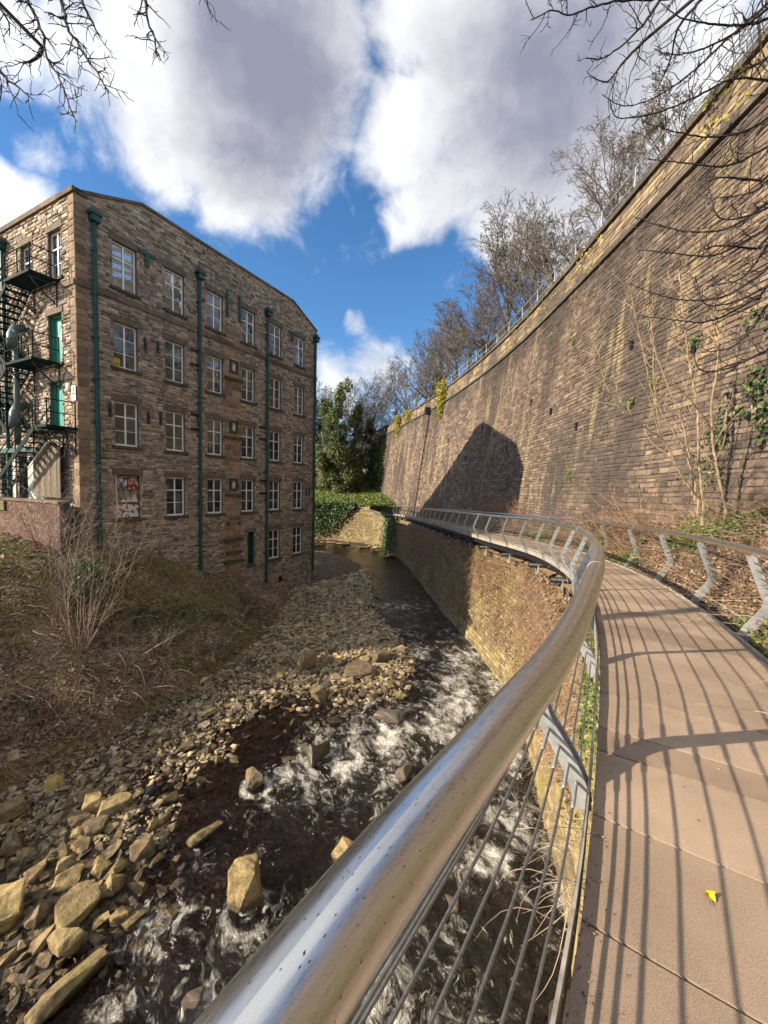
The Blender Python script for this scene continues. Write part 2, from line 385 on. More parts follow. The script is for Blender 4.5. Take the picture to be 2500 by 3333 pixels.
MT['board'] = m_piece('weathered_board', [(0, (0.13, 0.105, 0.075)), (1, (0.22, 0.185, 0.13))], 5, 0.9, 0.3, stain=((3, 3, 0.3), 0.48, 0.7, 0.6, (0.10, 0.075, 0.035)))
MT['interior'] = m_plain('whitewashed_interior', (0.62, 0.59, 0.52), 0.9, var=0.2, scale=1)
MT['timber'] = m_plain('roof_timber', (0.34, 0.27, 0.19), 0.8, var=0.3, scale=3)
MT['lime'] = m_plain('whitewash_band', (0.60, 0.57, 0.50), 0.9, var=0.25, scale=4, dirt=(0.5, (0.25, 0.20, 0.14)))
MT['galv'] = m_plain('galvanised_steel', (0.38, 0.385, 0.38), 0.5, 0.45, var=0.3, scale=14, dirt=(0.35, (0.20, 0.19, 0.14)))
MT['edge'] = m_plain('rusty_edge_steel', (0.33, 0.295, 0.25), 0.7, 0.1, var=0.45, scale=10)
MT['cable'] = m_plain('steel_cable', (0.30, 0.29, 0.27), 0.4, 0.85, var=0.3, scale=60)
MT['black'] = m_plain('black_iron', (0.018, 0.018, 0.02), 0.5, 0.3, var=0.3, scale=8)
MT['rust'] = m_plain('rusty_pipe', (0.14, 0.06, 0.04), 0.75, 0.2, var=0.4, scale=5)
MT['duct'] = m_plain('pale_metal_duct', (0.11, 0.15, 0.15), 0.5, 0.2, var=0.2, scale=4)
MT['bark'] = m_plain('grey_brown_bark', (0.135, 0.110, 0.088), 0.9, var=0.45, scale=6, bstr=0.5)
MT['barkdark'] = m_plain('dark_bark', (0.035, 0.028, 0.024), 0.9, var=0.4, scale=8, bstr=0.4)
MT['barkpale'] = m_plain('pale_bark', (0.33, 0.235, 0.145), 0.8, var=0.5, scale=6, bstr=0.3)
MT['twig'] = m_plain('bramble_cane', (0.26, 0.155, 0.095), 0.8, var=0.5, scale=3)
MT['twigpale'] = m_plain('pale_dry_twig', (0.36, 0.28, 0.20), 0.8, var=0.4, scale=4)
MT['litter'] = m_leaf('dead_leaf', [(0, (0.08, 0.050, 0.034)), (0.35, (0.27, 0.170, 0.112)), (0.7, (0.50, 0.355, 0.255)), (1, (0.74, 0.61, 0.50))], 0.7, 0.1)
MT['litterdark'] = m_leaf('brown_leaf', [(0, (0.06, 0.035, 0.024)), (0.5, (0.19, 0.105, 0.062)), (0.85, (0.33, 0.21, 0.12)), (1, (0.48, 0.36, 0.24))], 0.7, 0.1)
MT['ivy'] = m_leaf('ivy_leaf', [(0, (0.015, 0.032, 0.014)), (0.6, (0.045, 0.085, 0.028)), (1, (0.13, 0.18, 0.05))], 0.4, 0.15)
MT['ivylight'] = m_leaf('light_ivy_leaf', [(0, (0.05, 0.08, 0.02)), (0.6, (0.15, 0.21, 0.045)), (1, (0.30, 0.36, 0.09))], 0.45, 0.25)  # lighter, yellower leaf green than the plain ivy
MT['ivyfar'] = m_leaf('olive_ivy_leaf', [(0, (0.035, 0.05, 0.014)), (0.6, (0.11, 0.14, 0.038)), (1, (0.24, 0.26, 0.085))], 0.5, 0.2)
MT['yellow'] = m_leaf('yellow_shrub_leaf', [(0, (0.12, 0.12, 0.02)), (0.5, (0.32, 0.29, 0.03)), (1, (0.48, 0.41, 0.05))], 0.5, 0.3)
MT['grass'] = m_leaf('dry_grass_blade', [(0, (0.13, 0.135, 0.030)), (0.5, (0.30, 0.275, 0.070)), (1, (0.48, 0.40, 0.16))], 0.7, 0.2)
MT['moss'] = m_leaf('moss_tuft', [(0, (0.09, 0.09, 0.02)), (1, (0.27, 0.24, 0.05))], 0.8, 0.1)

m, t = new_mat('window_glass')
fr = nd(t, 'Fresnel', {0: 1.5}).outputs[0]
wn = nd(t, 'Bump', {'Height': noise(t, wpos(t), 2.5, 2), 'Strength': 0.10, 'Distance': 0.05}).outputs[0]
gl = nd(t, 'BsdfGlossy', {'Color': (0.95, 0.97, 1.0, 1), 'Roughness': 0.02, 'Normal': wn})
tr = nd(t, 'BsdfTransparent', {'Color': (0.78, 0.80, 0.80, 1)})
dd = nd(t, 'BsdfDiffuse', {'Color': (0.30, 0.29, 0.26, 1)})
b0 = nd(t, 'MixShader', {0: sstep(t, noise(t, wpos(t), 1.7, 5, 0.7), 0.3, 1.3), 1: tr.outputs[0], 2: dd.outputs[0]})
t.links.new(nd(t, 'MixShader', {0: mth(t, 'ADD', mth(t, 'MULTIPLY', fr, 0.9), 0.015, clamp=True), 1: b0.outputs[0], 2: gl.outputs[0]}).outputs[0], nd(t, 'OutputMaterial').inputs[0]); MT['glass'] = m

m, t = new_mat('brushed_steel_handrail')
al = nd(t, 'Attribute', attribute_name='along').outputs['Fac']; an = nd(t, 'Attribute', attribute_name='ang').outputs['Fac']
bv = nd(t, 'CombineXYZ', {0: mth(t, 'MULTIPLY', al, 3.0), 1: mth(t, 'MULTIPLY', an, 9.0), 2: 0.0}).outputs[0]
br = noise(t, bv, 6.0, 6, 0.7)
bv2 = nd(t, 'CombineXYZ', {0: mth(t, 'MULTIPLY', al, 160.0), 1: mth(t, 'MULTIPLY', an, 2.0), 2: 0.0}).outputs[0]
ring = noise(t, bv2, 3.0, 3, 0.6)
blot = noise(t, wpos(t), 9.0, 5, 0.65)
c = ramp(t, br, [(0.25, (0.66, 0.645, 0.62)), (0.75, (0.82, 0.81, 0.79))])
c = mixc(t, mth(t, 'MULTIPLY', sstep(t, blot, 0.5, 0.8), 0.12), c, (0.36, 0.31, 0.22))
# algae film on the walkway side of the tube
alg = mth(t, 'MULTIPLY', sstep(t, an, 0.50, 0.62), mth(t, 'SUBTRACT', 1.0, sstep(t, an, 0.70, 0.80)))
alg = mth(t, 'MULTIPLY', alg, sstep(t, noise(t, nd(t, 'CombineXYZ', {0: al, 1: mth(t, 'MULTIPLY', an, 14.0), 2: 3.0}).outputs[0], 2.0, 5, 0.6), 0.36, 0.6))
c = mixc(t, mth(t, 'MULTIPLY', alg, 0.8), c, (0.10, 0.10, 0.022))
sv = nd(t, 'CombineXYZ', {0: mth(t, 'MULTIPLY', al, 75.0), 1: mth(t, 'MULTIPLY', an, 75.0), 2: 0.0}).outputs[0]
vo = nd(t, 'TexVoronoi', {'Vector': sv, 'Scale': 1.0, 'Randomness': 1.0})
spk = mth(t, 'MULTIPLY', mth(t, 'LESS_THAN', vo.outputs['Distance'], 0.17), mth(t, 'GREATER_THAN', nd(t, 'SeparateColor', {0: vo.outputs['Color']}).outputs[0], 0.80))
c = mixc(t, spk, c, (0.012, 0.011, 0.008))
rg = nd(t, 'MapRange', {0: mth(t, 'ADD', br, mth(t, 'MULTIPLY', alg, 0.6)), 1: 0.2, 2: 1.2, 3: 0.22, 4: 0.44}).outputs[0]
MT['steel'] = finish(m, t, c, rg, mth(t, 'SUBTRACT', 1.0, mth(t, 'MAXIMUM', spk, mth(t, 'MULTIPLY', alg, 0.7))), bump=mth(t, 'ADD', mth(t, 'MULTIPLY', br, 0.4), mth(t, 'MULTIPLY', ring, 0.5)), bstr=0.03, bdist=0.003)

m, t = new_mat('deck_board_composite')
r = nd(t, 'Attribute', attribute_name='rnd').outputs['Fac']
c = ramp(t, r, [(0, (0.225, 0.163, 0.115)), (1, (0.365, 0.268, 0.190))])
p = wpos(t); g1 = noise(t, p, 260.0, 2, 0.8); g2 = noise(t, p, 2.2, 5, 0.6); g3 = noise(t, p, 90.0, 3, 0.7)
v = mth(t, 'ADD', nd(t, 'MapRange', {0: g1, 1: 0.3, 2: 0.7, 3: 0.50, 4: 1.50}).outputs[0], mth(t, 'MULTIPLY', mth(t, 'SUBTRACT', g2, 0.5), 0.75))
v = mth(t, 'ADD', v, mth(t, 'MULTIPLY', mth(t, 'SUBTRACT', g3, 0.5), 0.6))
v = mth(t, 'SUBTRACT', v, mth(t, 'MULTIPLY', sstep(t, noise(t, p, 0.9, 6, 0.7), 0.50, 0.72), 0.28))
c = mixc(t, 1.0, c, nd(t, 'CombineXYZ', {0: v, 1: v, 2: v}).outputs[0], 'MULTIPLY')
MT['deck'] = finish(m, t, c, 0.85, bump=g1, bstr=0.5, bdist=0.004, spec=0.3)

m, t = new_mat('bank_soil')
p = wpos(t); a = noise(t, p, 1.3, 6, 0.65); b = noise(t, p, 14.0, 5, 0.7)
c = ramp(t, b, [(0.25, (0.075, 0.050, 0.030)), (0.5, (0.21, 0.145, 0.090)), (0.8, (0.36, 0.26, 0.165))])
c = mixc(t, mth(t, 'MULTIPLY', sstep(t, a, 0.46, 0.62), 0.75), c, (0.18, 0.145, 0.045))
MT['soil'] = finish(m, t, c, 0.95, bump=b, bstr=0.8, bdist=0.05, spec=0.2)
m, t = new_mat('river_bed')
p = wpos(t); vo = nd(t, 'TexVoronoi', {'Vector': p, 'Scale': 7.0}); b = noise(t, p, 9.0, 5, 0.7)
c = ramp(t, mth(t, 'ADD', mth(t, 'MULTIPLY', nd(t, 'SeparateColor', {0: vo.outputs['Color']}).outputs[0], 0.6), mth(t, 'MULTIPLY', b, 0.5)), [(0.2, (0.030, 0.021, 0.013)), (0.6, (0.095, 0.066, 0.039)), (0.9, (0.20, 0.15, 0.092))])
MT['bed'] = finish(m, t, c, 0.9, bump=mth(t, 'SUBTRACT', b, vo.outputs['Distance']), bstr=0.9, bdist=0.06, spec=0.3)

m, t = new_mat('river_water')
fo = nd(t, 'Attribute', attribute_name='foam').outputs['Fac']
p = wpos(t); st = wpos(t, (1.0, 0.55, 1.0))
fl = nd(t, 'VectorRotate', {'Vector': p, 'Axis': (0, 0, 1), 'Angle': math.radians(-30)}, rotation_type='AXIS_ANGLE').outputs[0]
fl = nd(t, 'VectorMath', {0: fl, 1: (1.0, 0.58, 1.0)}, operation='MULTIPLY').outputs[0]
wob = nd(t, 'VectorMath', {0: noise(t, p, 1.3, 2, 0.5, 'Color'), 'Scale': 0.9}, operation='SCALE').outputs[0]
pw = nd(t, 'VectorMath', {0: fl, 1: wob}, operation='ADD').outputs[0]
r1 = noise(t, pw, 2.8, 7, 0.64); r2 = noise(t, pw, 13.0, 4, 0.75)
fx = mth(t, 'ADD', mth(t, 'MULTIPLY', r1, 0.8), mth(t, 'MULTIPLY', r2, 0.2))
fm = sstep(t, mth(t, 'ADD', fx, mth(t, 'MULTIPLY', mth(t, 'SUBTRACT', fo, 0.5), 0.42)), 0.43, 0.70)
r3 = noise(t, nd(t, 'VectorMath', {0: pw, 1: (1.0, 0.8, 1.0)}, operation='MULTIPLY').outputs[0], 7.5, 5, 0.66)
glint = mth(t, 'MULTIPLY', sstep(t, mth(t, 'ADD', r3, mth(t, 'MULTIPLY', mth(t, 'SUBTRACT', fo, 0.3), 0.22)), 0.60, 0.72), 0.75)  # thin pale streaks: water glints painted into the foam mask
fm = mth(t, 'MULTIPLY', mth(t, 'MAXIMUM', fm, glint), sstep(t, fo, 0.03, 0.20))
h = mth(t, 'ADD', mth(t, 'MULTIPLY', noise(t, fl, 3.5, 5, 0.6), 1.0), mth(t, 'MULTIPLY', noise(t, pw, 16.0, 3, 0.6), 0.35))
bs = nd(t, 'MapRange', {0: fo, 1: 0.0, 2: 0.6, 3: 0.75, 4: 1.0}).outputs[0]
bp = nd(t, 'Bump', {'Height': h, 'Strength': bs, 'Distance': 0.16}).outputs[0]
fr = nd(t, 'Fresnel', {0: 1.33, 'Normal': bp}).outputs[0]
gl = nd(t, 'BsdfGlossy', {'Color': (1, 1, 1, 1), 'Roughness': 0.05, 'Normal': bp})
tr = nd(t, 'BsdfTransparent', {'Color': (0.54, 0.35, 0.18, 1)})
dk = nd(t, 'BsdfDiffuse', {'Color': (0.016, 0.012, 0.008, 1), 'Normal': bp})
dp = nd(t, 'Attribute', attribute_name='depth').outputs['Fac']
und = nd(t, 'MixShader', {0: sstep(t, dp, 0.05, 0.75), 1: tr.outputs[0], 2: dk.outputs[0]})
wsh = nd(t, 'MixShader', {0: fr, 1: und.outputs[0], 2: gl.outputs[0]})
fd = nd(t, 'BsdfDiffuse', {'Color': mixc(t, r2, (0.34, 0.30, 0.22), (0.74, 0.72, 0.66)), 'Normal': bp})
t.links.new(nd(t, 'MixShader', {0: fm, 1: wsh.outputs[0], 2: fd.outputs[0]}).outputs[0], nd(t, 'OutputMaterial').inputs[0]); MT['water'] = m

# ------------------------------------------------------------------ ground, river bed, water
def water_z(y):
    return np.interp(y, [8, 28], [-6.9, -6.3])

GP = np.array([
    (-9.3, 9.5, -6.4), (-8.9, 10.3, -6.35), (-8.3, 11.3, -6.25), (-7.8, 13.4, -6.15), (-6.9, 15.7, -6.05), (-6.1, 20, -5.95), (-5.8, 24.3, -5.95), (-5.0, 30, -5.95),
    (-12.7, 16.88, -1.1), (-12.05, 18.1, -1.5), (-10.44, 21.2, -2.6), (-9.29, 23.5, -4.0), (-7.77, 26.4, -5.2), (-5.43, 30.9, -6.0), (-14, 20, -1.0), (-13, 25, -3.5), (-10, 30, -5.2),
    (-16, 17.4, -1.0), (-14.2, 17.2, -1.05), (-20, 16, -1.0), (-30, 14, -0.8), (-13.4, 13.6, -2.7), (-11.3, 15.2, -3.1), (-10.4, 13.6, -4.7), (-9.2, 16.9, -4.4), (-8.2, 20.5, -4.6), (-12, 10, -4.3), (-16, 11, -2.0), (-25, 8, -1.2),
    (-14, 5, -4.4), (-12, 0, -4.6), (-20, 0, -1.8), (-11, 7.5, -5.6), (-10.5, 3, -6.0),
    (-9.2, 7, -6.75), (-9, 4, -6.78), (-9, 0, -6.8), (-7.4, 8, -6.83), (-6.4, 6.6, -6.84), (-6.3, 9.6, -6.80), (-5.4, 7.6, -6.88), (-5.2, 10, -6.88), (-6.7, 10.8, -6.87), (-5, 14, -6.76), (-5.3, 12, -6.80), (-4.3, 16.4, -6.62), (-3.9, 12.6, -6.85),
    (-4.8, 18.3, -6.30), (-3, 20, -6.32), (-1.5, 19, -6.45), (-1, 16.5, -6.60), (-2.5, 15.5, -6.70), (-3, 25, -6.12), (-3, 30, -6.08), (-2.5, 38, -6.15), (-4.5, 44, -6.15), (-8, 48, -6.15),
    (-1.3, 33, -6.28), (-0.7, 28, -6.30), (0.2, 23.5, -6.42), (1.1, 20, -6.52), (1.2, 17.9, -6.58), (0.7, 15.9, -6.70),
    (-3.6, 52, -6.9), (0, 46, -7), (1.2, 38, -7.0), (1.6, 30, -7.0), (2.6, 25, -7.1), (3.5, 19, -7.2), (3, 14, -7.3), (0, 12, -7.2), (-2.5, 11.5, -7.03), (-2, 8, -7.2), (1, 8, -7.4), (3, 9, -7.4), (0, 4, -7.4), (-4, 5, -7.1), (0, -3, -7.4), (6, 16, -7.3), (5, 24, -7.2), (4, 4, -7.4), (3, 45, -7.1), (-9, 56, -7.0), (-14, 52, -6.8)])
def _tps(r2):
    return np.where(r2 > 1e-12, 0.5 * r2 * np.log(r2 + 1e-12), 0.0)
_n = len(GP); _K = _tps(((GP[:, None, :2] - GP[None, :, :2]) ** 2).sum(-1)) + np.eye(_n) * 0.4
_Pm = np.c_[np.ones(_n), GP[:, :2]]
_w = np.linalg.solve(np.block([[_K, _Pm], [_Pm.T, np.zeros((3, 3))]]), np.r_[GP[:, 2], 0, 0, 0])
def ground_z(x, y, rough=True):
    x = np.asarray(x, float).ravel(); y = np.asarray(y, float).ravel(); z = np.empty(len(x))
    for i in range(0, len(x), 20000):
        xs, ys = x[i:i + 20000], y[i:i + 20000]
        r2 = (xs[:, None] - GP[None, :, 0]) ** 2 + (ys[:, None] - GP[None, :, 1]) ** 2
        z[i:i + 20000] = _tps(r2) @ _w[:_n] + _w[_n] + _w[_n + 1] * xs + _w[_n + 2] * ys
    z = np.clip(z, -7.6, -0.7)
    h_ = z - water_z(y); st_ = lambda a, b: (lambda q: q * q * (3 - 2 * q))(np.clip((h_ - a) / (b - a), 0, 1))
    z = z + 0.42 * st_(0.58, 0.78) * (1 - st_(1.2, 3.2))
    if rough:
        hi = np.clip((z + 6.4) / 1.2, 0, 1)
        z = z + fbm(xyz(x * 0.7, y * 0.7, 3), 4, 11) * (0.07 + 0.22 * hi) + fbm(xyz(x * 3, y * 3, 1), 3, 5) * (0.05 + 0.05 * hi)
    return z

gx = np.concatenate([np.linspace(-60, -22, 14), np.arange(-21.5, -13, 0.4), np.arange(-13, 6.6, 0.14)])
gy = np.concatenate([np.linspace(-14, 3, 20), np.arange(3.3, 20, 0.14), np.arange(20, 34, 0.25), np.arange(34, 60, 0.7)])
X, Y = np.meshgrid(gx, gy, indexing='ij'); Z = ground_z(X.ravel(), Y.ravel())
V = np.stack([X.ravel(), Y.ravel(), Z], 1); F = grid_faces(len(gx), len(gy))
fc = V[F].mean(1); dry = fc[:, 2] > water_z(fc[:, 1]) + 0.55
bank_o = mk('river_bank', V, F[dry], MT['soil'], smooth=True); tag(bank_o, kind='structure')
bed_o = mk('river_bed', V, F[~dry], MT['bed'], smooth=True); tag(bed_o, kind='structure')
g = MB().box(-900, 900, -900, 1500, -9.2, -9.0).build('ground', MT['soil']); tag(g, kind='structure')

# water sheet: waves where the river runs fast, foam where the photograph shows rapids, painted glints along the channel
FOAM = [(3.4, 17.0, 1.5, 0.9), (2.7, 15.0, 1.1, 0.95), (1.9, 13.7, 1.2, 0.75), (0.9, 12.5, 1.0, 0.7), (-0.9, 11.9, 0.8, 0.62), (-2.4, 11.3, 0.6, 0.55), (-1.3, 10.2, 0.8, 0.48), (0.9, 11.0, 0.9, 0.75), (3.6, 13.0, 1.2, 0.8),
        (-3.8, 7.3, 0.8, 0.42), (-3.6, 6.2, 0.9, 0.46), (-2.3, 6.6, 1.1, 0.38), (2.7, 8.6, 0.8, 0.8), (3.3, 10.4, 1.0, 0.75), (1.8, 7.0, 0.9, 0.55), (2.6, 6.2, 0.7, 0.5), (1.2, 5.4, 0.8, 0.4), (4.0, 19.4, 1.3, 0.62), (2.8, 22.5, 1.6, 0.48), (1.4, 27.0, 2.0, 0.38), (0.4, 32, 1.8, 0.28), (2.2, 19.8, 1.4, 0.5),
        (-2.3, 8.8, 1.2, 0.38), (-0.4, 8.4, 1.2, 0.30), (0.4, 6.2, 1.2, 0.45), (-1.5, 4.8, 1.2, 0.3), (1.0, 15.3, 0.7, 0.4), (-3.2, 9.6, 0.8, 0.25), (-4.6, 9.2, 0.6, 0.14)]
wx = np.arange(-16, 6.2, 0.075)
wy = [2.5]
while wy[-1] < 62:
    wy.append(wy[-1] + max(0.05, 0.006 * wy[-1]))
wy = np.array(wy)
X, Y = np.meshgrid(wx, wy, indexing='ij'); xr, yr = X.ravel(), Y.ravel()
foam = np.zeros(len(xr))
for (a, b, rr, w) in FOAM:
    foam = np.maximum(foam, w * np.exp(-((xr - a) ** 2 + (yr - b) ** 2) / (2 * (rr * 1.12) ** 2)))
chan = np.clip((xr + 4.6 - 0.30 * np.clip(yr - 9, 0, 30)) / 1.2, 0, 1) * np.clip((21 - yr) / 5, 0, 1)
foam = np.maximum(foam, 0.38 * chan)  # low base foam for whitecaps, also paints sparkle on the near water
for (bx, by, br) in ((-2.76, 7.95, .8), (-0.72, 8.88, .6), (-1.84, 12.17, .9), (.76, 11.38, .6), (-3.55, 11.06, .6), (-2.98, 6.16, .5), (.36, 14.32, .9), (3.1, 5.9, .8), (-4.2, 9.33, .5)):
    dd_ = np.hypot(xr - bx - .25 * br, yr - by + .35 * br); foam = np.maximum(foam, .62 * np.exp(-((dd_ - .55 * br) / (.28 * br)) ** 2))
foam = np.clip(foam * (0.85 + 0.9 * fbm(xyz(xr * 0.7, yr * 0.55, 0), 3, 21)), 0, 1)
speed = np.clip(0.12 + 0.25 * np.clip((22 - yr) / 6, 0, 1) * np.clip((xr + 5.5) / 2, 0, 1) + 1.0 * foam, 0, 1)
qx = xr + 0.5 * fbm(xyz(xr * 0.6, yr * 0.6, 2), 2, 30); qy = yr * 0.7
wave = fbm(xyz(qx * 1.3, qy * 1.3, 5), 4, 33) * 0.16 * speed + (0.5 - np.abs(fbm(xyz(qx * 2.6, qy * 2.0, 1), 3, 44))) * 0.10 * speed
gzw = ground_z(xr, yr)
zz = water_z(yr) + wave
V = np.stack([xr, yr, zz], 1); F = grid_faces(len(wx), len(wy))
keep = (gzw[F].min(1) < zz[F].max(1) + 0.05)
used = np.unique(F[keep]); rm = np.zeros(len(V), int); rm[used] = np.arange(len(used))
wo = mk('river_water', V[used], rm[F[keep]], MT['water'], smooth=True, attr={'foam': foam[used], 'depth': np.clip(zz - gzw, 0, 3)[used]}); tag(wo, kind='structure')

# ------------------------------------------------------------------ coursed stonework
def coursed(rng, s0, s1, z0, z1, hs, ls, breaks=(), blocks=()):
    """rows of [s0,s1,z0,z1]; course lines pass through every break height"""
    bz = sorted(set([z0, z1] + [b for b in breaks if z0 < b < z1])); rows = []
    for a, b in zip(bz[:-1], bz[1:]):
        k = max(1, int(round((b - a) / (0.5 * (hs[0] + hs[1]))))); h = rng.uniform(hs[0], hs[1], k); h = h / h.sum() * (b - a)
        e = a + np.concatenate([[0], np.cumsum(h)]); rows += list(zip(e[:-1], e[1:]))
    out = []
    for a, b in rows:
        iv = [(s0, s1)]
        for (p, q, c, d) in blocks:
            if a < d - 0.004 and b > c + 0.004:
                nv = []
                for (x, y) in iv:
                    if q <= x or p >= y:
                        nv.append((x, y))
                    else:
                        if p > x: nv.append((x, p))
                        if q < y: nv.append((q, y))
                iv = nv
        for (x, y) in iv:
            if y - x < 0.04: continue
            k = max(1, int(round((y - x) / (0.5 * (ls[0] + ls[1]))))); l = rng.uniform(ls[0], ls[1], k) ** 1.3; l = l / l.sum() * (y - x)
            e = x + np.concatenate([[0], np.cumsum(l)])
            out += [(e[i], e[i + 1], a, b) for i in range(k)]
    return np.array(out)

def stone_mesh(arr, pos, rng, prot=(0.012, 0.05), joint=0.007, cham=0.018, tone=None):
    """each stone: 4 back corners, 4 jittered front corners, a raised centre -> 12 triangles"""
    n = len(arr); s0, s1, z0, z1 = arr.T; w = s1 - s0; h = z1 - z0
    p = rng.uniform(prot[0], prot[1], n)
    S = np.empty((n, 9)); Zc = np.empty((n, 9)); O = np.empty((n, 9))
    for k, (cs, cz) in enumerate(((0, 0), (1, 0), (1, 1), (0, 1))):
        S[:, k] = np.where(cs, s1 - joint, s0 + joint); Zc[:, k] = np.where(cz, z1 - joint, z0 + joint); O[:, k] = -0.02
        ia = np.minimum(cham * rng.uniform(0.4, 1.8, n), w * 0.3); ib = np.minimum(cham * rng.uniform(0.4, 1.8, n), h * 0.3)
        S[:, 4 + k] = np.where(cs, s1 - joint - ia, s0 + joint + ia); Zc[:, 4 + k] = np.where(cz, z1 - joint - ib, z0 + joint + ib)
        O[:, 4 + k] = p * rng.uniform(0.55, 1.0, n)
    S[:, 8] = s0 + w * rng.uniform(0.3, 0.7, n); Zc[:, 8] = z0 + h * rng.uniform(0.35, 0.65, n); O[:, 8] = p * rng.uniform(1.0, 1.35, n)
    V = pos(S.ravel(), Zc.ravel(), O.ravel()).reshape(n, 9, 3)
    Q = np.array([[0, 1, 5, 4], [1, 2, 6, 5], [2, 3, 7, 6], [3, 0, 4, 7]]); T = np.array([[4, 5, 8], [5, 6, 8], [6, 7, 8], [7, 4, 8]])
    r = rng.random(n) if tone is None else tone
    return V, Q, T, r

def lay_stones(parent, V, Q, T, r, mat, keep_n=300, piece='stone', mass='stonework', visible=None):
    """the stones that show largest are objects of their own, the rest one mass"""
    c = V.mean(1); u, v, d = px_of(c)
    size = np.linalg.norm(V[:, 6] - V[:, 4], axis=1) * 404 / np.maximum(d, 0.3)
    inside = (u > 5) & (u < 763) & (v > 5) & (v < 1019) & (d > 0.5)
    if visible is not None:
        inside &= visible
    order = np.argsort(np.where(inside, -size, 1e9)); ind = order[:min(keep_n, int(inside.sum()))]
    rest = np.ones(len(V), bool); rest[ind] = False
    for i in ind:
        mk(piece, V[i], [Q, T], mat, parent, {'rnd': np.full(9, r[i])}, origin=c[i])
    k = int(rest.sum()); off = (np.arange(k) * 9)[:, None, None]
    if k:
        o = mk(mass, V[rest].reshape(-1, 3), [(Q[None] + off).reshape(-1, 4), (T[None] + off).reshape(-1, 3)], mat, parent, {'rnd': np.repeat(r[rest], 9)}); o['kind'] = 'stuff'

# ------------------------------------------------------------------ the high retaining wall
WTOP, BATTER = 13.0, 0.13
wallc = Curve2([(9.15, -8), (9.15, 2), (9.15, 12), (9.15, 20), (8.95, 28), (8.0, 37.5), (5.75, 50.8), (3.0, 63), (-0.6, 78), (-5, 92)], 0.25, 4.0)
def wpos3(s, z, o):
    z = z + 0.06 * fbm(np.stack([s * 0.45, z * 0.35, 0 * z], 1), 2, 61) * ((z > -0.5) & (z < 11.2))
    p, tt, n = wallc.at(s); q = p + n * ((WTOP - z) * BATTER + o)[:, None]
    return np.stack([q[:, 0], q[:, 1], z + o * BATTER], 1)
rw = thing('retaining_wall', 'tall battered dark stone retaining wall curving along the walkway', 'stone wall', tuple(wpos3(np.array([30.0]), np.array([0.0]), np.array([0.0]))[0]))
sA, sB = wallc.s_at_y(4.0), wallc.L
ss = np.arange(0, wallc.L, 0.5); zs = np.array([-2.6, 4, 11.3, 12.85])
S, Zg = np.meshgrid(ss, zs, indexing='ij')
mk('wall_core', wpos3(S.ravel(), Zg.ravel(), np.full(S.size, -0.005)), grid_faces(len(ss), len(zs)), MT['mortar'], rw)
rg = np.random.default_rng(3)
sM = wallc.s_at_y(36)
arr = np.concatenate([coursed(rg, sA, sM, -0.6, 11.28, (0.095, 0.19), (0.13, 0.48)), coursed(rg, sM, sB, -2.6, 11.28, (0.20, 0.32), (0.4, 0.9))])
V, Q, T, r = stone_mesh(arr, wpos3, rg, (0.006, 0.042), 0.005, 0.016)
lay_stones(rw, V, Q, T, r, MT['wall'], 300)
arr = coursed(rg, sA, sB, 11.55, 12.8, (0.16, 0.24), (0.35, 0.8))
V, Q, T, r = stone_mesh(arr, wpos3, rg, (0.01, 0.035), 0.006, 0.015)
lay_stones(rw, V, Q, T, r, MT['parapet'], 260, 'parapet_stone', 'parapet_stonework')
def band(name, curve_pos, s_edges, z0, z1, o0, o1, mat, parent):
    for a, b in zip(s_edges[:-1], s_edges[1:]):
        s = np.linspace(a + 0.006, b - 0.006, 3); V = []
        for si in s:
            for (o, z) in ((o0, z0), (o1, z0 + 0.02), (o1, z1 - 0.03), (o0, z1)):
                V.append(curve_pos(np.array([si]), np.array([z]), np.array([o]))[0])
        F = [[i * 4 + k, i * 4 + (k + 1) % 4, i * 4 + 4 + (k + 1) % 4, i * 4 + 4 + k] for i in range(2) for k in range(4)]
        mk(name, V, [np.array(F), np.array([[3, 2, 1, 0], [8, 9, 10, 11]])], mat, parent, {'rnd': np.full(12, RNG.random())})
e1 = np.concatenate([np.arange(sA, sM, 1.15), np.arange(sM, sB, 2.2)]); e2 = e1 + 0.4
band('string_course', wpos3, e1, 11.30, 11.54, -0.05, 0.13, MT['coping'], rw)
band('coping', wpos3, e2, 12.80, 13.10, -0.45, 0.14, MT['coping'], rw)
for k_ in range(12):
    q_ = wpos3(np.array([wallc.s_at_y(11 + 3.1 * k_)]), np.array([5.6 + 1.3 * math.sin(k_ * 2.1)]), np.array([0.03]))[0]; MB().box(q_[0] - .06, q_[0] + .03, q_[1] - .07, q_[1] + .07, q_[2] - .16, q_[2] + .16).build('weep_hole', MT['black'], rw)
# plateau behind the wall
sv = np.arange(0, wallc.L, 2.0); p, tt, n = wallc.at(sv); V = []
for i in range(len(sv)):
    for k, (o, z) in enumerate(((-0.35, 12.7), (-3, 12.6), (-12, 13.4), (-60, 15.0))):
        V.append((p[i, 0] + n[i, 0] * o, p[i, 1] + n[i, 1] * o, z))
tag(mk('plateau', V, grid_faces(len(sv), 4), MT['soil'], smooth=True), kind='structure')

